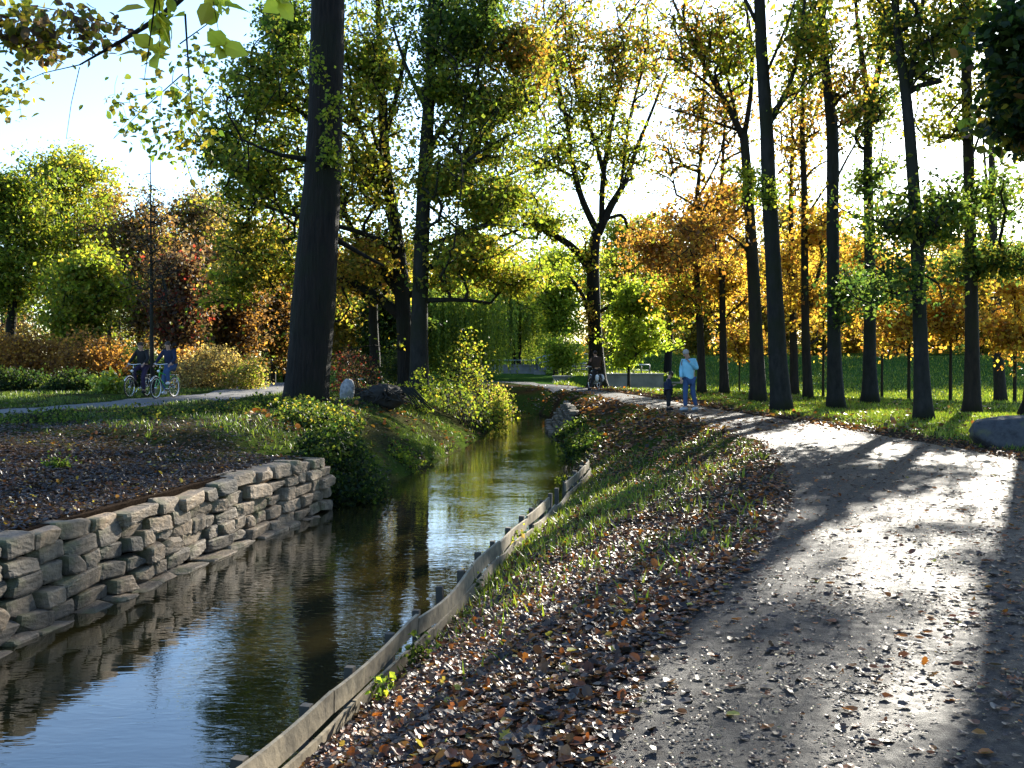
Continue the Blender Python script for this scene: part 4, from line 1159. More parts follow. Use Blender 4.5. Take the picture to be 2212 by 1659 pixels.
for k_, (x, yt, w, Y_, p1, p2) in enumerate(spots):
    bgtree(names[k_] + " tree " + where[k_], x, yt, 768, w, Y_ + 46, [(p1, 3), (p2, 2)], 140 + k_, dens=2.3, lw=7, size=.27, group=RW, lowest=.02, per=36, sig=.8)

# the far wood closing every view: a few kinds, copied
def wood_kind(pal, seed, h=15, w=5.0, size=.36, n=120, per=26):
    r = np.random.default_rng(seed)
    root = bpy.data.objects.new("wood_tree", None); link(root)
    limbs = [resample(np.array([(0, 0, -.5, .22), (.15, .1, h * .4, .17), (-.1, 0, h * .7, .1), (0, 0, h * .95, .03)]), .8)]
    spec = [((r.uniform(-1, 1), r.uniform(-1, 1), h * f), (w * q, w * q, h * .16), n // 4) for f, q in ((.22, .75), (.42, .95), (.64, .8), (.85, .45))]
    tips = clump_tips(spec, r)
    A, par, rad, e, ends = grow(limbs, tips, r, .02)
    mb = MB(); trunk_tube(mb, limbs[0], k=7, flare=.3)
    v, q = edge_mesh(A, par, rad, e, 4); mb.add(v, q)
    mb.build("trunk", M['bark_brown'], root)
    v, fs, c = leaves_at(A[ends], per, .6, size, pal, r)
    mesh_np("crown", v, fs, M['leaf'], root, colors=c)
    return root
kinds = [(wood_kind([('yelgreen', 2), ('olive', 2)], 1), "distant pale green tree in the far wood"), (wood_kind([('olive', 2), ('tan', 1)], 2), "distant olive tree in the far wood"),
         (wood_kind([('yellow', 1), ('orange', 1), ('olive', 1)], 3), "distant yellow and orange tree in the far wood"), (wood_kind([('brown', 2), ('tan', 1), ('rust', 1)], 4, per=16), "distant brown thinly leaved tree in the far wood"),
         (wood_kind([('dark', 1), ('green', 2)], 5), "distant dark green tree in the far wood")]
used = set()
def put_wood(kk, x, y, s, rz):
    src, lb = kinds[kk]
    if kk not in used: used.add(kk); o = src
    else:
        o = src.copy(); COL.objects.link(o)
        for ch in src.children:
            c = ch.copy(); COL.objects.link(c); c.parent = o
    o.location = (x, y, Hs(x, y) - .1); o.scale = (s, s, s * mr.uniform(.85, 1.1)); o.rotation_euler = (0, 0, rz)
    tag(o, lb, "tree", "distant trees of the far wood: " + lb.split("distant ")[1].split(" tree")[0], kind='thing')
for row_, (Yb, n_, smin) in enumerate([(104, 26, .72), (120, 28, .9), (138, 30, 1.05)]):
    for q in range(n_):
        a = (q + mr.uniform(-.3, .3)) / (n_ - 1)
        x = -Yb * .62 + a * Yb * 1.28; y = Yb + mr.uniform(-5, 5)
        if x > .11 * Yb: y = 138 + row_ * 12 + mr.uniform(-5, 5); x = x * y / Yb
        side = x / Yb
        p = [.2, .25, .05, .4, .1] if side < -.1 else ([.35, .3, .1, .1, .15] if side < .2 else [.1, .25, .5, .1, .05])
        put_wood(int(mr.choice(5, p=p)), x, y, smin * mr.uniform(.8, 1.05) * (.85 if side < -.35 else 1), mr.uniform(0, 6.28))
# behind the left shrubbery
for q in range(14):
    x = mr.uniform(-52, -16); y = mr.uniform(76, 92)
    put_wood(int(mr.choice([0, 1, 3, 4, 3])), x, y, mr.uniform(.5, .68), mr.uniform(0, 6.28))

# ------------------------------------------------------------------ shrubs
def bush(label, x, ytop, ybase, w, Y, pal, seed, n=70, per=30, size=.08, sig=.16, depth=None, name="shrub", cat="shrub", group=None, stems=14, stem_r=.012, zbase=None, droop=.2, leafmat='leaf', boxy=False, flat=.1, smat='bark_brown', spread=1.0):
    r = np.random.default_rng(seed)
    s = DS / F_PX * Y
    g0 = D(x, ybase, Y); z0 = Hs(g0[0], g0[1]) if zbase is None else zbase
    o = np.array([g0[0], g0[1], z0]); top = D(x, ytop, Y)[2] - z0
    rx = w * s / 2; ry = depth or rx
    root = thing(name, label, cat, tuple(o), group=group)
    k = r.normal(size=(n, 3)); k /= np.linalg.norm(k, axis=1)[:, None]; k[:, 2] = np.abs(k[:, 2])
    if boxy: k = r.uniform(-1, 1, (n, 3)); k[:, 2] = r.uniform(0, 1, n)
    rr = r.uniform(.25, 1, (n, 1)) ** .6
    T = k * rr * [rx, ry, top * .93] + [0, 0, top * .05]
    zz = H(o[0] + T[:, 0], o[1] + T[:, 1]) - z0
    T[:, 2] = np.maximum(T[:, 2] + np.clip(zz, -.6, .6) * .7, zz + .05)
    mb = MB()
    st = []
    for q in range(stems):
        b = r.normal(size=2) * [rx * .25 * spread, ry * .25 * spread]; t = T[r.integers(n)] * .8
        zb = Hs(o[0] + b[0], o[1] + b[1]) - z0 if zbase is None else 0
        t = np.array([t[0], t[1], max(t[2], zb + .2)])
        st.append(resample(np.array([(b[0], b[1], zb - .1, stem_r * 1.5), (b[0] * .8 + t[0] * .25, b[1] * .8 + t[1] * .25, zb + (t[2] - zb) * .5, stem_r), (*t, stem_r * .5)]), .25))
    A, par, rad, e, ends = grow(st, T, r, stem_r * .35, up=.6, wander=.05)
    for L in st: mb.tube(L[:, :3], L[:, 3], k=5)
    v, q = edge_mesh(A, par, rad, e, 3); mb.add(v, q)
    mb.build("stems", M[smat], root)
    v, fs, c = leaves_at(np.concatenate([A[ends], (A[ends] + A[par[ends]]) / 2]), max(1, per // 2), sig, size, pal, r, droop=droop, tmpl=T_QUAD if size < .12 or Y > 20 else T_BROAD, wid=1.2, flat=flat)
    mesh_np("foliage", v, fs, M[leafmat], root, colors=c)
    return root
SG = "autumn shrubs behind the left path"
bush("long mound of orange brown shrubs at the left edge behind the green ground cover", 40, 705, 800, 260, 47, [('orange', 4), ('rust', 1)], 201, n=300, per=44, size=.12, sig=.25, depth=2.2, group=SG, stems=30)
bush("orange brown shrub mound just left of the oncoming cyclists", 200, 708, 802, 200, 46, [('orange', 3), ('rust', 2)], 202, n=240, per=40, size=.12, sig=.25, depth=2, group=SG, stems=24)
bush("orange topped shrub right behind the second cyclist", 410, 738, 815, 110, 47, [('orange', 3), ('rust', 1)], 203, n=100, per=34, size=.12, sig=.22, depth=1.6, group=SG)
bush("tan feathery shrub left of the great trunk", 455, 742, 835, 170, 43.5, [('tan', 4), ('brown', 1)], 204, n=220, per=40, size=.09, sig=.2, depth=1.6, group=SG, stems=40)
bush("pale straw coloured shrub at the path edge beside the walkers", 530, 765, 838, 90, 43, [('tan', 3), ('yelgreen', 2)], 205, n=110, per=36, size=.09, sig=.2, depth=1.3, group=SG)
bush("clipped dark green hedge block behind the two cyclists", 318, 748, 800, 95, 45, 'dark', 206, n=120, per=40, size=.09, sig=.12, boxy=True, depth=.8, name="hedge", cat="hedge")
bush("low dark green ground cover mound at the left edge beyond the lawn strip", 20, 795, 845, 200, 41, [('dark', 3)], 207, n=180, per=36, size=.09, sig=.16, depth=1.2, name="hedge", cat="hedge")
bush("low dark green ground cover mound left of the glossy light shrub", 160, 798, 846, 140, 40, [('dark', 3)], 208, n=140, per=36, size=.09, sig=.16, depth=1.1, name="hedge", cat="hedge")
bush("light green glossy shrub on the lawn just left of the first cyclist", 243, 800, 850, 72, 38, [('yelgreen', 2), ('lime', 1)], 209, n=60, per=16, size=.14, sig=.14, depth=.7, leafmat='leaf_glossy')
bush("dusky green shrub with silver leaves behind the tan shrub", 430, 700, 790, 120, 54, [('green', 1), ('dark', 1)], 210, n=100, per=26, size=.13, sig=.25, depth=1.5)

bush("dark red berried bush behind the standing stone", 765, 735, 850, 110, 36, [('red', 2), ('brown', 3), ('dark', 1)], 211, n=120, per=16, size=.08, sig=.14, depth=1.2, stems=50, stem_r=.01)
bush("pale leaved sprig bush between the great trunk and the standing stone", 740, 800, 845, 40, 38, [('yelgreen', 1), ('tan', 1)], 212, n=20, per=12, size=.11, sig=.1)
bush("dark evergreen shrub behind the straight trunk", 870, 740, 830, 110, 44, [('dark', 3)], 213, n=120, per=34, size=.1, sig=.2, depth=1.5)
WG = "yellow green bushes at the water's edge"
bush("bush with long arching leafy shoots left of the waterside bushes", 905, 790, 890, 90, 33, [('yelgreen', 2), ('lime', 1)], 214, n=40, per=10, size=.10, sig=.10, depth=.8, group=WG, stems=16, stem_r=.01)
bush("largest waterside bush, yellow green, on the left bank of the stream", 985, 795, 925, 150, 36, [('yelgreen', 1), ('olive', 1), ('green', 2)], 215, n=120, per=7, size=.10, sig=.15, depth=1.5, group=WG, stems=30)
bush("waterside bush leaning right over the stream bend", 1060, 835, 935, 100, 38, [('olive', 1), ('yelgreen', 1), ('green', 2)], 216, n=80, per=8, size=.10, sig=.14, depth=1.1, group=WG, stems=20, zbase=-.9)
bush("thin tall bush with tiny pale leaves rising from the waterside bushes", 1010, 690, 900, 130, 41, [('yelgreen', 2), ('olive', 2)], 217, n=140, per=10, size=.09, sig=.2, depth=1.2, group=WG, stems=24, stem_r=.016)
bush("feathery grass like bush on the far left side of the bend", 1080, 825, 880, 80, 47, [('yelgreen', 2), ('tan', 1)], 218, n=80, per=22, size=.10, sig=.16, depth=1.1, group=WG)

UG = "ivy and bramble on the left bank"
bush("dense dark ivy spilling over the end of the stone wall into the stream", 738, 935, 1085, 205, 20.6, [('dark', 5), ('green', 1)], 221, n=330, per=44, size=.07, sig=.10, depth=1.6, name="ivy", cat="ivy", group=UG, stems=30, zbase=-1.15, smat='bark')
bush("dark ivy heaped on the bank above the stone wall end", 690, 880, 985, 190, 24.5, [('dark', 4), ('green', 1), ('olive', 1)], 222, n=260, per=36, size=.07, sig=.12, depth=1.7, name="ivy", cat="ivy", group=UG, stems=30, smat='bark')
bush("brambles round the foot of the great trunk", 610, 868, 930, 190, 27.2, [('green', 1), ('olive', 1), ('dark', 3)], 223, n=220, per=26, size=.07, sig=.13, depth=.9, name="bramble", cat="bramble", group=UG, stems=30)
bush("leafy weeds on the bank behind the left end of the stone wall", 330, 880, 940, 200, 24, [('green', 1), ('dark', 1), ('olive', 1)], 224, n=130, per=14, size=.06, sig=.14, depth=1.6, name="weed_patch", cat="weeds", group=UG, stems=50, stem_r=.006)
bush("low weeds on the shaded bank at the left edge", 90, 900, 960, 220, 22, [('green', 2), ('dark', 1)], 225, n=120, per=14, size=.06, sig=.14, depth=1.6, name="weed_patch", cat="weeds", group=UG, stems=50, stem_r=.006)
bush("weeds between the brambles and the left path", 480, 872, 930, 170, 25.5, [('green', 1), ('dark', 2), ('olive', 1)], 226, n=130, per=18, size=.06, sig=.13, depth=1.3, name="weed_patch", cat="weeds", group=UG, stems=50, stem_r=.006)
bush("small weed tuft among the dead leaves left of the wall", 120, 985, 1050, 60, 15.5, 'green', 227, n=30, per=14, size=.05, sig=.07, name="weed_patch", cat="weeds", group=UG, stems=14, stem_r=.004)
bush("green plants trailing from the left bank just past the ivy", 880, 985, 1045, 110, 25.5, [('green', 2), ('yelgreen', 1)], 228, n=70, per=14, size=.07, sig=.1, depth=.8, name="weed_patch", cat="weeds", group=UG, stems=20, zbase=-1.1, stem_r=.006)

RB = "plants growing along the right bank"
bush("dark green plants overhanging the water below the far stone wall", 1245, 945, 1010, 110, 28.5, [('dark', 2), ('green', 2)], 231, n=150, per=24, size=.08, sig=.12, depth=1.4, name="plant", cat="plant", group=RB, zbase=-1.1)
bush("dark plants over the near end of the far stone wall", 1235, 925, 975, 80, 35, [('dark', 2), ('green', 1)], 238, n=90, per=20, size=.08, sig=.12, depth=1, name="plant", cat="plant", group=RB, zbase=-1.1)
bush("leafy plant at the far end of the wooden revetment", 1225, 985, 1040, 70, 23.6, [('yelgreen', 1), ('green', 2)], 232, n=50, per=14, size=.07, sig=.08, depth=.6, name="plant", cat="plant", group=RB, zbase=-1.1, stem_r=.006)
bush("bright plant behind the break in the wooden revetment", 1085, 1128, 1200, 100, 14.2, [('yelgreen', 2), ('green', 1), ('tan', 1)], 233, n=50, per=10, size=.06, sig=.07, depth=.35, name="plant", cat="plant", group=RB, zbase=-1.2, stem_r=.004)
bush("plant growing through the boards in the middle of the revetment", 1010, 1215, 1290, 60, 11.4, [('green', 2), ('yelgreen', 1)], 234, n=26, per=8, size=.055, sig=.05, depth=.25, name="plant", cat="plant", group=RB, zbase=-1.05, stem_r=.003)
bush("small dark leaved plant at the water side of the nearer boards", 905, 1330, 1410, 70, 8.6, [('green', 2), ('dark', 1)], 235, n=22, per=7, size=.045, sig=.04, depth=.2, name="plant", cat="plant", group=RB, zbase=-1.0, stem_r=.002)
bush("green seedling beside the nearest boards", 830, 1430, 1530, 60, 7.6, [('green', 2), ('yelgreen', 1)], 236, n=16, per=6, size=.05, sig=.03, depth=.15, name="plant", cat="plant", group=RB, zbase=-.95, stem_r=.002)
bush("plants at the water's edge beyond the break in the boards", 1160, 1060, 1120, 80, 18.6, [('green', 2), ('yelgreen', 1)], 237, n=50, per=12, size=.06, sig=.07, depth=.5, name="plant", cat="plant", group=RB, zbase=-1.15, stem_r=.004)

# ------------------------------------------------------------------ dead leaves and grass
def scatter_ground(name, label, n, xr, yr, dens, size, pal, r, flat=.75, lift=.012, wid=1.15, mat='litter', tm=LITTER, surf=None):
    X_ = r.uniform(*xr, n); Y_ = (yr[0] ** -1 + (yr[1] ** -1 - yr[0] ** -1) * r.random(n)) ** -1 if yr[0] > 0 else r.uniform(*yr, n)
    k = r.random(n) < dens(X_, Y_)
    X_, Y_ = X_[k], Y_[k]; n = len(X_)
    Z_ = H(X_, Y_)
    onp = ((X_ > pathL(np.minimum(Y_, 54))) & (X_ < pathR(np.minimum(Y_, 54))) & (Y_ < 56))
    Z_ = Z_ + np.where(onp, .024, lift * r.uniform(.3, 3, n))
    a, b, c = rand_rot(n, r, flat=flat)
    onp_f = onp | (r.random(n) < .3)
    a[onp_f, 2] *= .3; a /= np.linalg.norm(a, axis=1)[:, None]
    c[onp_f] += [0, 0, 2]; c -= a * np.sum(a * c, 1)[:, None]; c /= np.linalg.norm(c, axis=1)[:, None]; b = np.cross(c, a)
    pos = np.stack([X_, Y_, Z_], -1) - a * size * .4
    pos[:, 2] = np.maximum(pos[:, 2], Z_ + .002)
    col = pick(pal, n, r); t = r.integers(0, len(tm), n); sz = size * r.uniform(.6, 1.3, n)
    parts = []
    for q in range(len(tm)):
        m = t == q
        if m.any(): parts.append(scatter(tm[q], pos[m], sz[m], a[m], b[m], c[m], col[m], wid))
    v, fs, c_ = merge(parts)
    o = mesh_np(name, v, fs, M[mat], colors=c_)
    return tag(o, label, name.replace("_", " "), kind="stuff")

def d_right(x, y):
    d = x - xR(y); pl, pr = pathL(np.minimum(y, 54)), pathR(np.minimum(y, 54))
    n_ = fbm(x * 1.1 + 3, y * 1.1)
    bank = (d > .06) & (x < pl + .15)
    den = np.where(bank, np.where(y < 12, .95, .9) * (.75 + .5 * n_), 0)
    edge = np.exp(-np.abs(x - pl) / .2) * .5 + np.exp(-np.abs(x - pr) / .8) * .75
    onp = (x >= pl + .1) & (x <= pr)
    den = np.where(onp, np.clip(.034 + edge * (.2 + n_) * .5 + .03 * sm((fbm(x * 2, y * 2) - .52) / .1), 0, 1), den)
    off = x > pr
    den = np.where(off, (.75 * np.exp(-(x - pr) / 1.3) + .10) * (.5 + n_), den)
    den = np.where(onp, den * np.clip((y / 11) ** 1.5, .08, 1), den * np.clip(y * y / 60, .3, 1))
    return np.clip(den, 0, 1)
rl = np.random.default_rng(301)
scatter_ground("fallen_leaves", "brown and russet dead leaves covering the near bank and path edges", 260000, (-2.2, 12), (3.2, 26), d_right, .062, [('litter', 6), ('brown', .8), ('yellow', .18), ('russet', 1.0)], rl)
def d_grit(x, y):
    onp = (x > pathL(np.minimum(y, 54)) + .05) & (x < pathR(np.minimum(y, 54)))
    return np.where(onp, np.clip((y / 9) ** 1.3, .12, 1) * (.25 + .9 * sm((fbm(x * 1.5, y * 1.5) - .4) / .25)), 0)
scatter_ground("leaf_crumbs", "trodden leaf crumbs and grit on the near footpath", 60000, (-.5, 8), (3.2, 22), d_grit, .02, [('litter', 4), ('brown', 2), ('tan', 1)], rl, tm=LITTER[3:6], flat=.9, lift=.002)
def d_left(x, y):
    dl = xL(y) - x; n_ = fbm(x * .8 + 13, y * .8)
    return np.clip((dl > .1) * np.where(y < 19, .9, np.where(y < 24, .5, .18)) * (.5 + .9 * n_), 0, 1) * (pathdist(x, y, LP) > 1.1)
scatter_ground("fallen_leaves", "dark dead leaves covering the left bank above the stone wall", 170000, (-16, -2), (8, 32), d_left, .066, [('litter_dark', 9), ('brown', 1), ('yellow', .12), ('orange', .12)], rl)
def d_far(x, y):
    d = x - xR(y); pl, pr = pathL(np.minimum(y, 54)), pathR(np.minimum(y, 54)); n_ = sm((fbm(x * .9 + 3, y * .5) - .42) / .2)
    dl = xL(y) - x
    bank = (d > .1) & (x < pl) ; off = (x > pr) & (y < edgeY(x) + 1)
    lb = (dl > .1) & (dl < 4)
    return np.where(bank, .25 + .6 * n_, np.where(off, .05 + .3 * np.exp(-(x - pr) / 1.5), np.where(lb, .3 * n_, np.where((d > 0) & (y < 56) & (x < pr), .06, 0)))) * (pathdist(x, y, LP) > 1.1)
scatter_ground("fallen_leaves", "orange brown leaves scattered over the far banks and lawn", 60000, (-9, 22), (22, 56), d_far, .13, [('litter_far', 3), ('litter', 3)], rl, tm=LITTER[3:6], wid=1.2)

T_BLADE = (np.array([[-.05, 0, 0], [.05, 0, 0], [.035, .5, .12], [-.035, .5, .12], [0, 1, .45]]), [np.array([[0, 1, 2, 3]]), np.array([[3, 2, 4]])])
def grass(name, label, n, xr, yr, dens, h, pal, r, wid=1.0):
    X_ = r.uniform(*xr, n); Y_ = (yr[0] ** -1 + (yr[1] ** -1 - yr[0] ** -1) * r.random(n)) ** -1
    k = r.random(n) < dens(X_, Y_); X_, Y_ = X_[k], Y_[k]; n = len(X_)
    a = np.stack([r.normal(size=n) * .35, r.normal(size=n) * .35, np.ones(n)], -1); a /= np.linalg.norm(a, axis=1)[:, None]
    th = r.uniform(0, 6.28, n); b = np.stack([np.cos(th), np.sin(th), np.zeros(n)], -1)
    c = np.cross(a, b); c /= np.linalg.norm(c, axis=1)[:, None]; b = np.cross(c, a)
    v, fs, cc = scatter(T_BLADE, np.stack([X_, Y_, H(X_, Y_) - .01], -1), h * r.uniform(.5, 1.5, n), a, b, c, pick(pal, n, r), wid)
    return tag(mesh_np(name, v, fs, M['grass'], colors=cc), label, "grass", kind="stuff")
def g_bank(x, y):
    d = x - xR(y); pl = pathL(np.minimum(y, 54)); n_ = sm((fbm(x * 1.4 + 31, y * 1.1) - .5) / .1)
    edge = np.exp(-np.clip(d - .1, 0, 9) / .3) * sm((y - 9) / 4)
    mid = n_ * sm((y - 5) / 12) * .22
    lush = sm((y - 11) / 4) * sm((26 - y) / 3) * np.exp(-((x - xR(y) - .8) / 1.0) ** 2) * (.12 + .6 * n_)
    return np.where((d > .08) & (x < pl - .1), np.clip(edge + mid + lush, 0, 1), 0)
grass("grass", "bright tufts of grass along the top of the revetment and right bank", 190000, (-2, 6), (4.5, 34), g_bank, .11, [('grassy', 2), ('lawn', 3)], rl, 1.3)
def g_lawn(x, y):
    pr = pathR(np.minimum(y, 54)); n_ = fbm(x * 1.3, y * .8)
    return np.where((x > pr + .5) & (y < edgeY(x) + .5), sm((y - 13) / 6) * sm((x - pr - .4) / 1.5) * (.35 + .65 * sm((n_ - .35) / .2)), 0)
grass("grass", "short sunlit lawn grass beneath the slender trees", 260000, (4, 26), (15, 52), g_lawn, .085, [('grassy', 1), ('lawn', 3)], rl, 2.4)
grass("grass", "longer grass of the sunlit meadow and the embankment beyond the lawn trees", 150000, (2, 62), (58, 112), lambda x, y: (x / y > .04) * (.3 + .7 * fbm(x * .3, y * .2)), .17, [('grassy', 3), ('yelgreen', 2)], rl, 3.5)
def g_left(x, y):
    dl = xL(y) - x
    return np.where((dl > .1), sm((y - 19 + 3 * fbm(x, y)) / 4) * sm((fbm(x * 1.2, y) - .42) / .15) * (.35 + .65 * sm((y - 26) / 4)), 0) * (pathdist(x, y, LP) > 1.3)
grass("grass", "grass on the left bank between the ivy and the waterside bushes", 140000, (-18, 0), (19, 46), g_left, .10, [('grassy', 1), ('green', 2), ('dark', 1)], rl, 2.0)

# ------------------------------------------------------------------ small masonry, bridge, stones
def bridge():
    Y_ = 86.0; a, b = D(1160, 803, Y_), D(1305, 800, Y_)
    o = (a + b) / 2; o[2] = .12
    root = thing("footbridge", "small arched footbridge with pale railings beyond the far lawn", "bridge", tuple(o))
    L = b[0] - a[0]; xs = np.linspace(-L / 2, L / 2, 15)
    arch = lambda x: .35 + .42 * (1 - (2 * x / L) ** 2)
    for s_ in (-.9, .9):
        m = MB(); m.tube([(x, s_, arch(x) + .95) for x in xs], .045, 6); m.build("handrail", M['rail'], root)
        m = MB(); m.tube([(x, s_, arch(x) + .5) for x in xs], .025, 6); m.build("rail", M['rail'], root)
        for x in xs[::2]:
            m = MB(); m.box((x, s_, arch(x) + .45), (.07, .07, .95)); m.build("post", M['iron'], root, smooth=False)
    m = MB()
    for x0, x1 in zip(xs[:-1], xs[1:]):
        xm = (x0 + x1) / 2; m.box((xm, 0, arch(xm) - .08), (x1 - x0 + .02, 1.8, .18))
    m.build("deck", M['concrete'], root, smooth=False)
    for s_ in (-1, 1):
        m = MB(); m.box((s_ * L * .46, 0, -.1), (.9, 1.9, .7)); m.build("abutment", M['concrete'], root, smooth=False)
M['rail'] = simple("pale_painted_rail", (.35, .42, .46), .5, var=.15)
M['iron'] = simple("dark_iron", (.03, .035, .04), .5, var=.2)
bridge()
def wall_block(name, label, x0, x1, ytop, Y_, zb, th, mat='concrete', steps=None):
    a, b = D(x0, ytop, Y_), D(x1, ytop, Y_)
    o = np.array([(a[0] + b[0]) / 2, Y_, zb]); root = thing(name, label, "wall", tuple(o))
    h = a[2] - zb; L = b[0] - a[0]
    m = MB(); m.box((0, 0, h / 2), (L, th, h)); m.build("wall_face", M[mat], root, smooth=False)
    m = MB(); m.box((0, 0, h + .05), (L + .1, th + .12, .1)); m.build("coping", M[mat], root, smooth=False)
    return root, L, h
wall_block("retaining_wall", "grey concrete retaining wall of the basin behind the child", 1300, 1432, 810, 62, -1.4, .4)
wall_block("retaining_wall", "lower stepped end of the concrete basin wall beside the child", 1433, 1478, 828, 62.5, -1.4, .5)
wall_block("retaining_wall", "short concrete wall behind the cyclist by the V shaped tree", 1195, 1262, 815, 63, -.4, .4)
wall_block("retaining_wall", "long low grey wall left of the footbridge", 1040, 1165, 790, 89, -.2, .4)
def railing(label, x0, x1, yt, Y_, zb, n):
    a, b = D(x0, yt, Y_), D(x1, yt, Y_); zb = Hs(a[0], Y_) if zb is None else zb
    root = thing("railing", label, "railing", (a[0], Y_, zb)); h = a[2] - zb; L = b[0] - a[0]
    m = MB(); m.tube([(0, 0, h), (L, 0, h)], .035, 6); m.build("handrail", M['rail'], root)
    m = MB(); m.tube([(0, 0, h * .5), (L, 0, h * .5)], .02, 6); m.build("rail", M['rail'], root)
    for k in range(n):
        m = MB(); m.tube([(L * k / (n - 1), 0, -.1), (L * k / (n - 1), 0, h)], .035, 6); m.build("post", M['iron'], root)
railing("short railing on the basin wall right of the small lime tree", 1368, 1403, 788, 63.5, .4, 3)
railing("pale railing in front of the footbridge", 1232, 1268, 785, 70, None, 4)
railing("thin railing along the low wall left of the footbridge", 1045, 1165, 778, 90, None, 8)

def boulder(label, c, size, seed, mat='boulder', name="boulder", rz=0.0):
    r = np.random.default_rng(seed)
    bm = bmesh.new(); bmesh.ops.create_icosphere(bm, subdivisions=4, radius=1)
    v = np.array([q.co[:] for q in bm.verts])
    for _ in range(14):
        n_ = r.normal(size=3); n_ /= np.linalg.norm(n_); n_[2] *= .8
        s_ = v @ n_ - r.uniform(.62, .9); v = v - np.clip(s_, 0, None)[:, None] * n_ * .85
    f = fbm(v[:, 0] * 3 + seed, v[:, 2] * 3 + v[:, 1] * 2.3) - .5
    v = v * (1 + .12 * f[:, None]); v = v + v * ((fbm(v[:, 0] * 9, v[:, 1] * 9 + v[:, 2] * 7) - .5) * .06)[:, None]
    for q, p in zip(bm.verts, v): q.co = Vector(p * np.array(size))
    me = bpy.data.meshes.new(name); bm.to_mesh(me); bm.free()
    for p in me.polygons: p.use_smooth = True
    me.materials.append(M[mat])
    o = bpy.data.objects.new(name, me); link(o); o.location = c; o.rotation_euler = (0, 0, rz)
    return tag(o, label, "boulder" if name == "boulder" else "stone", kind='thing')
boulder("large rounded grey boulder on the leaf litter at the right edge", (9.35, 18.9, Hs(9.3, 18.9) + .16), (1.35, .75, .42), 4)
p_ = D(748, 862, 33)
boulder("pale upright stone standing between the great trunk and the red berried bush", (p_[0], 33, Hs(p_[0], 33) + .2), (.24, .18, .50), 8, 'pale_stone', "standing_stone").rotation_euler = (0, .22, .3)

# upturned root mass
def root_mass():
    Y_ = 30.5; p = D(826, 900, Y_); o = np.array([p[0], Y_, Hs(p[0], Y_)])
    r = np.random.default_rng(12)
    root = thing("root_stump", "black upturned root stump with pale trailing roots on the left bank", "stump", tuple(o))
    m = MB(); m.ball((0, .1, .26), (.62, .5, .36), 22, 14, lump=.3); m.build("root_plate", M['soil'], root)
    m = MB()
    for _ in range(70):
        a = r.uniform(0, 6.28); e = r.uniform(-.2, 1.2); s = np.array([math.cos(a) * .5, math.sin(a) * .4, .24 + .22 * math.sin(e)])
        d = np.array([math.cos(a), math.sin(a) * .7, r.uniform(-.5, .4)]); L = r.uniform(.15, .45)
        pts = [s * .8, s + d * L * .4 + r.normal(size=3) * .05, s + d * L + r.normal(size=3) * .12 + [0, 0, -.1]]
        m.tube(pts, [.035, .022, .006], 5)
    m.build("root", M['soil'], root)
    m = MB()
    for _ in range(9):
        x = r.uniform(.4, .9); m.tube([(x, -.2, .55), (x + .25, -.35, .3), (x + .4 + r.uniform(0, .3), -.5, -.05)], [.03, .022, .012], 5)
    m.build("root", M['bark_grey'], root)
M['soil'] = simple("root_soil", (.02, .017, .013), .95, nscale=9, bmp=.6, var=.5)
root_mass()

# ------------------------------------------------------------------ people and bicycles
def cloth(name, col, rough=.8, var=.12):
    return simple(name, col, rough, var=var, nscale=5, bmp=.25, spec=.3)
SKIN = simple("skin", (.42, .24, .17), .55, var=.08, nscale=20)
HAIR_D = cloth("dark_hair", (.03, .02, .015), .6); HAIR_G = cloth("grey_hair", (.30, .28, .26), .6)

def skin_mesh(name, nodes, edges, mat, parent, root=0, sub=2):
    me = bpy.data.meshes.new(name + "_cage")
    me.from_pydata([tuple(n[0]) for n in nodes], edges, [])
    o = bpy.data.objects.new(name + "_cage", me); COL.objects.link(o)
    m = o.modifiers.new("s", 'SKIN'); m.use_smooth_shade = True
    for k, v in enumerate(me.skin_vertices[0].data):
        r_ = nodes[k][1]; v.radius = (r_, r_) if np.isscalar(r_) else r_
        v.use_root = (k == root)
    sb = o.modifiers.new("u", 'SUBSURF'); sb.levels = sub; sb.render_levels = sub
    dg = bpy.context.evaluated_depsgraph_get(); dg.update()
    em = bpy.data.meshes.new_from_object(o.evaluated_get(dg)); em.name = name
    bpy.data.objects.remove(o); bpy.data.meshes.remove(me)
    em.materials.clear(); em.materials.append(mat)
    for p in em.polygons: p.use_smooth = True
    q = bpy.data.objects.new(name, em); link(q, parent); return q

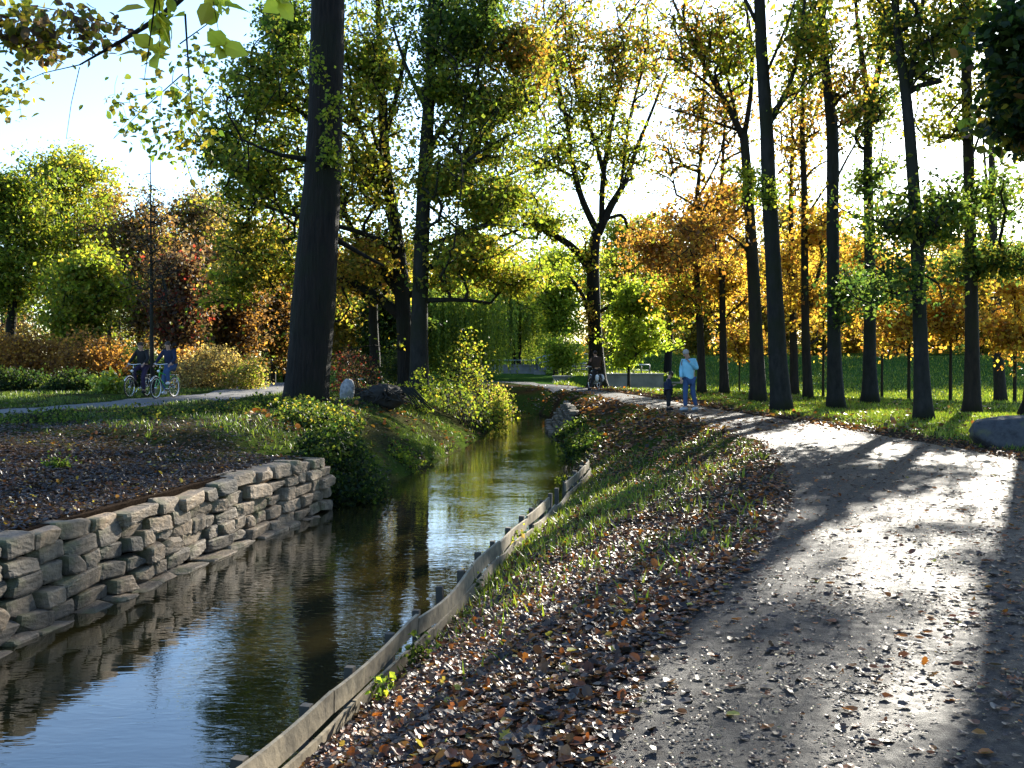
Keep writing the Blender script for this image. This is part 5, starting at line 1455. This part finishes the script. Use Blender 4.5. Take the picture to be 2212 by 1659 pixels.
def person(label, loc, rotz, J, jacket, trousers, shoes, hair, hair_len=0.0, face=(0, -1, 0), S=1.0, group=None, hem=.02, hands=True, bulk=1.0, extra=None, cat="person"):
    root = thing("person", label, cat, loc, rotz, group)
    V = {k: np.array(v, float) for k, v in J.items()}
    f = np.array(face, float); f /= np.linalg.norm(f); side = np.cross(f, [0, 0, 1.]); side /= np.linalg.norm(side); up = np.cross(side, f)
    n, e, ix = [], [], {}
    def add(k, p, r, to=None):
        ix[k] = len(n); n.append((p, r * S))
        if to is not None: e.append((ix[to], ix[k]))
    hd = V['head']
    add('pelvis', V['pelvis'], .13); add('waist', V['pelvis'] * .55 + V['chest'] * .45, .125, 'pelvis'); add('chest', V['chest'], .145, 'waist')
    add('neck', V['neck'], .055, 'chest'); add('h1', hd - up * .07 * S, .070, 'neck'); add('h2', hd + up * .01 * S - f * .005, .088, 'h1'); add('h3', hd + up * .085 * S - f * .02, .062, 'h2')
    for s in 'LR':
        add('sh' + s, V['sh' + s], .062, 'chest'); add('el' + s, V['el' + s], .042, 'sh' + s); add('wr' + s, V['ha' + s], .028, 'el' + s)
        d = V['ha' + s] - V['el' + s]; d /= np.linalg.norm(d); pl = V['ha' + s] + d * .07 * S
        add('pa' + s, pl, .030, 'wr' + s)
        add('hip' + s, V['hip' + s], .095, 'pelvis'); add('kn' + s, V['kn' + s], .058, 'hip' + s); add('an' + s, V['an' + s], .038, 'kn' + s); add('to' + s, V['to' + s], .032, 'an' + s)
    skin_mesh("body", n, e, SKIN, root)
    # fingers: short separate chains rooted in the palm
    if hands:
        for s in 'LR':
            d = V['ha' + s] - V['el' + s]; d /= np.linalg.norm(d)
            w = np.cross(d, [0, 0, 1.]); w = w / (np.linalg.norm(w) + 1e-6) if np.linalg.norm(w) > .2 else np.array([0, 1., 0]); c = np.cross(w, d)
            m = MB()
            for q, (o_, L) in enumerate(((-.026, .062), (-.009, .074), (.009, .070), (.025, .055))):
                b = V['ha' + s] + d * .085 * S + w * o_ * S
                m.tube([b - d * .02 * S, b + d * L * .45 * S, b + d * L * .8 * S + c * .012 * S * (-1), b + d * L * .95 * S - c * .03 * S], [.009 * S, .009 * S, .008 * S, .006 * S], 6)
            b = V['ha' + s] + d * .03 * S
            m.tube([b, b - w * .04 * S + d * .02 * S, b - w * .05 * S + d * .05 * S], [.011 * S, .010 * S, .007 * S], 6)
            m.build("fingers", SKIN, root)
    # face
    m = MB()
    m.tube([hd + up * .01 * S + f * .08 * S, hd - up * .012 * S + f * .10 * S, hd - up * .03 * S + f * .088 * S], [.008 * S, .013 * S, .009 * S], 6); m.build("nose", SKIN, root)
    for s_ in (-1, 1):
        m = MB(); m.ball(hd + side * s_ * .088 * S - up * .005 * S, (.012 * S, .02 * S, .03 * S), 8, 6); m.build("ear", SKIN, root)
        m = MB(); m.ball(hd + side * s_ * .032 * S + f * .076 * S + up * .022 * S, .011 * S, 8, 6); m.build("eye", M['iron'], root)
    m = MB(); m.tube([hd - up * .045 * S + f * .082 * S - side * .02 * S, hd - up * .047 * S + f * .086 * S, hd - up * .045 * S + f * .082 * S + side * .02 * S], .006 * S, 6); m.build("mouth", LIP, root)
    # hair
    m = MB(); R_ = np.stack([side, f, up], 1)
    m.ball(hd + up * .03 * S - f * .022 * S, (.094 * S, .095 * S, .092 * S), 14, 10, lump=.06, rot=R_)
    if hair_len:
        m.tube([hd + up * .02 * S - f * .06 * S, hd - up * .1 * S - f * .09 * S, hd - up * hair_len * .7 - f * .10 * S, hd - up * hair_len - f * .08 * S], [.07 * S, .075 * S, .06 * S, .02 * S], 10)
    m.build("hair", hair, root)
    # jacket
    b_ = bulk
    n, e, ix = [], [], {}
    pel = V['pelvis']; hemv = pel + (pel - V['chest']) * hem
    add('hem', hemv, .158 * b_); add('waist', pel * .5 + V['chest'] * .5, .155 * b_, 'hem'); add('chest', V['chest'], .172 * b_, 'waist'); add('col', V['neck'] * .75 + V['chest'] * .25, .085, 'chest')
    for s in 'LR':
        add('sh' + s, V['sh' + s], .085 * b_, 'chest'); add('el' + s, V['el' + s], .062 * b_, 'sh' + s); add('wr' + s, V['ha' + s] * .92 + V['el' + s] * .08, .045 * b_, 'el' + s)
    skin_mesh("jacket", n, e, jacket, root, root=1)
    n, e, ix = [], [], {}
    add('p', pel, .142)
    for s in 'LR':
        add('hip' + s, V['hip' + s], .108, 'p'); add('kn' + s, V['kn' + s], .075, 'hip' + s); add('an' + s, V['an' + s] + np.array([0, 0, .03]), .062, 'kn' + s)
    skin_mesh("trousers", n, e, trousers, root)
    for s in 'LR':
        a, t = V['an' + s], V['to' + s]; m = MB()
        h = a - (t - a) * .35; h[2] = min(a[2], t[2] + .03) 
        m.tube([h + [0, 0, -.02 * S], a * .6 + t * .4 + [0, 0, -.01], t * .9 + a * .1, t + (t - a) * .12], [.05 * S, .052 * S, .047 * S, .02 * S], 10)
        m.build("shoe", shoes, root)
    return root
LIP = simple("lip", (.30, .12, .10), .5)
JEANS = cloth("blue_denim", (.035, .07, .16)); NAVY = cloth("navy_cloth", (.012, .018, .045)); BLACKC = cloth("black_cloth", (.012, .012, .014)); BROWNC = cloth("brown_cloth", (.035, .02, .012))
PALEB = cloth("pale_blue_nylon", (.20, .46, .60), .5); WHITES = cloth("white_shoe", (.55, .57, .6), .5); TRAINER = cloth("grey_trainer", (.35, .38, .42), .6); PURPLE = cloth("dark_plum_cloth", (.03, .02, .05))

def P2(x, y, ymax=150):
    return hit(x, y, 10, ymax)
# man in the pale blue jacket, head bent, one hand at his collar
pm = D(1487, 889, 30.6); gz = Hs(pm[0], 30.6)
if pathL(30.6) < pm[0] < pathR(30.6): gz += .02
man = dict(pelvis=(.02, .02, .93), chest=(0, 0, 1.34), neck=(-.03, -.02, 1.55), head=(-.10, -.09, 1.66), shL=(.18, .03, 1.45), elL=(.24, -.06, 1.20), haL=(-.03, -.20, 1.44),
           shR=(-.17, -.04, 1.44), elR=(-.22, -.02, 1.16), haR=(-.23, -.10, .93), hipL=(.11, .03, .88), knL=(.14, .03, .48), anL=(.24, .09, .09), toL=(.12, -.03, .035),
           hipR=(-.07, -.01, .88), knR=(-.10, -.04, .48), anR=(-.09, -.03, .08), toR=(-.25, -.12, .035))
person("balding man in a pale blue jacket, head bent, a hand at his collar", (pm[0], 30.6, gz), 0, man, PALEB, JEANS, TRAINER, HAIR_G, face=(-.72, -.45, -.5), hem=.10, bulk=1.06)
pc = D(1443, 888, 30.9)
kid = dict(pelvis=(0, 0, .58), chest=(-.01, 0, .80), neck=(.02, 0, .93), head=(.08, -.01, 1.035), shL=(.0, .12, .87), elL=(.02, .15, .68), haL=(.13, .05, .72), shR=(0, -.12, .87), elR=(.03, -.15, .68), haR=(.14, -.06, .72),
           hipL=(0, .06, .54), knL=(.02, .06, .30), anL=(0, .06, .06), toL=(.13, .05, .03), hipR=(0, -.06, .54), knR=(.02, -.07, .30), anR=(0, -.07, .06), toR=(.13, -.08, .03))
person("small child in a navy coat looking down beside the man in pale blue", (pc[0], 30.9, Hs(pc[0], 30.9) + .02), 0, kid, NAVY, BLACKC, BLACKC, HAIR_D, face=(.8, -.1, -.6), S=.84, hem=.5, bulk=1.0)

def bicycle(label, loc, rotz, frame, rim, bags=None, group=None, kidseat=False):
    root = thing("bicycle", label, "bicycle", loc, rotz, group)
    R_ = .335
    for x in (0.0, 1.08):
        w = bpy.data.objects.new("wheel", None); w.location = (x, 0, R_); link(w, root)
        m = MB(); m.torus((0, 0, 0), R_ - .018, .02, (0, 1, 0), 40, 8); m.build("tyre", M['rubber'], w)
        m = MB(); m.torus((0, 0, 0), R_ - .045, .014, (0, 1, 0), 40, 6); m.build("rim", rim, w)
        m = MB(); m.tube([(0, -.04, 0), (0, .04, 0)], .025, 8); m.build("hub", M['chrome'], w)
        m = MB()
        for k in range(18):
            a = k * math.tau / 18; m.tube([(0, .02 * (-1) ** k, 0), (math.cos(a) * (R_ - .05), 0, math.sin(a) * (R_ - .05))], .0022, 3, cap=False)
        m.build("spokes", M['chrome'], w)
        m = MB(); aa = np.linspace(.1, 2.6, 14) if x == 0 else np.linspace(.6, 2.5, 12)
        m.tube([(x + math.cos(a) * (R_ + .03), 0, R_ + math.sin(a) * (R_ + .03)) for a in aa], .022, 6, flat=1.0); m.build("mudguard", M['chrome'] if x else frame, root)
    m = MB()
    for a, b, r in [((.43, .29), (.22, .82), .017), ((.43, .29), (.88, .66), .02), ((.27, .68), (.86, .82), .017), ((0, .335), (.43, .29), .011), ((0, .335), (.27, .66), .010), ((.84, .93), (.90, .62), .02)]:
        m.tube([(a[0], 0, a[1]), (b[0], 0, b[1])], r, 8)
    m.build("frame", frame, root)
    m = MB()
    for s in (-1, 1): m.tube([(.90, 0, .64), (.93, .045 * s, .6), (1.08, .05 * s, .335)], .012, 6)
    m.build("fork", frame, root)
    m = MB(); m.tube([(.84, 0, .9), (.82, 0, 1.06)], .014, 8); m.tube([(.70, -.28, 1.05), (.80, -.22, 1.09), (.84, -.08, 1.07), (.84, .08, 1.07), (.80, .22, 1.09), (.70, .28, 1.05)], .013, 8); m.build("handlebar", M['chrome'], root)
    m = MB(); m.tube([(.22, 0, .82), (.20, 0, .93)], .013, 8); m.build("seat_post", M['chrome'], root)
    m = MB(); m.tube([(.08, 0, .95), (.18, 0, .965), (.30, 0, .955), (.36, 0, .95)], [.06, .085, .03, .02], 10, flat=.5); m.build("saddle", M['rubber'], root)
    m = MB(); m.tube([(.43, -.06, .29), (.43, .06, .29)], .02, 8); m.torus((.43, .05, .29), .09, .006, (0, 1, 0), 24, 5)
    for s, a in ((-1, -.9), (1, 2.24)):
        e_ = (.43 + .17 * math.cos(a), .08 * s, .29 + .17 * math.sin(a)); m.tube([(.43, .08 * s, .29), e_], .01, 6); m.box((e_[0], .13 * s, e_[2]), (.09, .08, .02))
    m.build("crankset", M['chrome'], root)
    m = MB(); m.ball((.93, 0, .86), (.05, .045, .045), 10, 8); m.build("headlight", M['lamp_glass'], root)
    m = MB(); m.box((-.03, 0, .73), (.34, .12, .02)); m.tube([(-.12, .05, .73), (0, .05, .34)], .006, 5); m.tube([(-.12, -.05, .73), (0, -.05, .34)], .006, 5); m.build("rack", M['chrome'], root)
    if bags:
        for s in (-1, 1):
            mb_ = MB(); mb_.ball((-.05, .13 * s, .56), (.17, .07, .17), 14, 10, lump=.05); mb_.build("pannier", bags, root)
    return root
M['rubber'] = simple("black_rubber", (.015, .015, .015), .7); M['chrome'] = simple("bright_metal", (.6, .6, .62), .25, metal=.9, var=.1)
M['lamp_glass'] = simple("lamp_glass", (.7, .7, .7), .1); M['green_paint'] = simple("green_paint", (.04, .35, .05), .3); M['black_paint'] = simple("black_paint", (.015, .015, .02), .3); M['white_tyre'] = simple("white_rim", (.75, .75, .75), .4)

def rider(up_leg='L', lean=0.0):
    d = dict(pelvis=(.20, 0, 1.04), chest=(.27 + lean, 0, 1.36), neck=(.33 + lean, 0, 1.55), head=(.37 + lean, 0, 1.69),
             shL=(.29 + lean, .18, 1.49), elL=(.42, .29, 1.25), haL=(.66, .27, 1.09), shR=(.29 + lean, -.18, 1.49), elR=(.42, -.29, 1.25), haR=(.66, -.27, 1.09))
    hi = dict(hip=(.24, .1, .98), kn=(.60, .12, .88), an=(.53, .11, .50), to=(.66, .12, .46)); lo = dict(hip=(.22, .1, .96), kn=(.45, .11, .62), an=(.36, .11, .19), to=(.50, .12, .15))
    for s, leg in (('L', hi if up_leg == 'L' else lo), ('R', lo if up_leg == 'L' else hi)):
        for k, v in leg.items(): d[k + s] = (v[0], v[1] if s == 'L' else -v[1], v[2])
    return d
def cyc(xd, yd, Y_, hd):
    """bicycle + rider transform with the bicycle's middle at the given photo place"""
    c = D(xd, yd, Y_); a = math.atan2(hd[1], hd[0])
    x0, y0 = c[0] - math.cos(a) * .54, Y_ - math.sin(a) * .54
    return (x0, y0, Hs(c[0], Y_) + .012), a
CG = "cyclists riding side by side on the left path"
def on_left_path(xd, off):
    # meet the path centre line (+off to its right side) along the photo column xd
    best = None
    for Y_ in np.arange(24, 60, .1):
        p = D(xd, 860, Y_); d_ = pathdist(np.array([p[0]]), np.array([Y_]), LP)[0]
        if best is None or abs(d_ - off) < best[0]: best = (abs(d_ - off), Y_)
        if d_ < off: break
    return best[1]
YA = on_left_path(300, .55); YB = 32.6
loc, a = cyc(299, 866, 34.6, (-.17, -.985))
bicycle("black bicycle of the cyclist in the dark jacket with the yellow collar", loc, a, M['black_paint'], M['chrome'], group=CG)
person("short haired cyclist in a dark jacket riding left of the long haired one", loc, a, rider('R'), BLACKC, PURPLE, BLACKC, HAIR_D, face=(1, .1, 0), group=CG)
loc, a = cyc(357, 870, 33.4, (-.21, -.978))
bicycle("green bicycle with white tyres ridden by the long haired woman", loc, a, M['green_paint'], M['white_tyre'], group=CG)
person("long haired cyclist in navy top and jeans on the green bicycle", loc, a, rider('L'), NAVY, JEANS, WHITES, HAIR_D, hair_len=.38, face=(1, .05, 0), group=CG)

loc, a = cyc(1285, 846, 49.0, (-.30, .95)); loc = (loc[0], loc[1], Hs(loc[0], loc[1]) + .02)
bicycle("bicycle with two white panniers on the path by the V shaped tree", loc, a, M['black_paint'], M['chrome'], bags=M['white_tyre'])
d = rider('R', .05)
d.update(hipL=(.2, .1, .97), knL=(.16, .26, .52), anL=(.12, .42, .09), toL=(.26, .44, .035), pelvis=(.18, .06, 1.04), chest=(.24, .08, 1.38), neck=(.27, .08, 1.56), head=(.30, .09, 1.70), haL=(.52, .40, 1.15), elL=(.34, .40, 1.2), shL=(.25, .27, 1.48), shR=(.25, -.12, 1.48))
person("man in a brown jumper seen from behind, foot down beside his bicycle", loc, a, d, BROWNC, BLACKC, BLACKC, HAIR_D, face=(1, 0, 0), bulk=1.1)

stand = dict(pelvis=(0, 0, .93), chest=(0, 0, 1.34), neck=(0, 0, 1.54), head=(0, -.02, 1.67), shL=(.18, 0, 1.46), elL=(.24, .03, 1.18), haL=(.23, -.06, .95), shR=(-.18, 0, 1.46), elR=(-.24, .03, 1.18), haR=(-.23, -.06, .95),
             hipL=(.09, 0, .88), knL=(.1, -.06, .48), anL=(.1, .06, .09), toL=(.1, -.08, .035), hipR=(-.09, 0, .88), knR=(-.1, .02, .48), anR=(-.1, -.1, .09), toR=(-.1, -.24, .035))
def stroller(label, x, Y_, jk, tr, hr, rz=0, sc=1.0, z=None, group=None):
    p = D(x, 800, Y_); return_ = person(label, (p[0], Y_, Hs(p[0], Y_) + .01 if z is None else z), rz, stand, jk, tr, BLACKC, hr, group=group, hands=False)
    return_.scale = (sc, sc, sc); return return_
WHITEH = cloth("white_cap", (.5, .5, .5)); GREYC = cloth("grey_cloth", (.08, .09, .11)); PALEC = cloth("pale_grey_cloth", (.35, .38, .42))
stroller("dark dressed walker with a pale cap beside the straw coloured shrub", 572, 56, BLACKC, BLACKC, WHITEH, 2.8)
stroller("dark figure half hidden behind the left side of the great trunk", 613, 58, BLACKC, BLACKC, HAIR_D, 2.6)
SG2 = "strollers beyond the basin"
stroller("walker in grey trousers seen below the lime tree's leaves", 1333, 84, GREYC, GREYC, HAIR_D, 1.5, group=SG2)
stroller("darker walker just right of the one in grey below the lime tree", 1346, 85, BLACKC, BLACKC, HAIR_D, 1.6, group=SG2)
BG = "people crossing the footbridge"
bz = .12 + .35 + .30
stroller("person on the left end of the footbridge", 1180, 86, BLACKC, PALEC, HAIR_D, 1.2, z=bz - .1, group=BG, sc=.95)
stroller("person in the middle of the footbridge in pale trousers", 1201, 86, BLACKC, PALEC, HAIR_D, -1.2, z=bz, group=BG, sc=.95)
stroller("person on the right half of the footbridge", 1219, 86, GREYC, PALEC, HAIR_D, 1.0, z=bz + .05, group=BG, sc=.95)
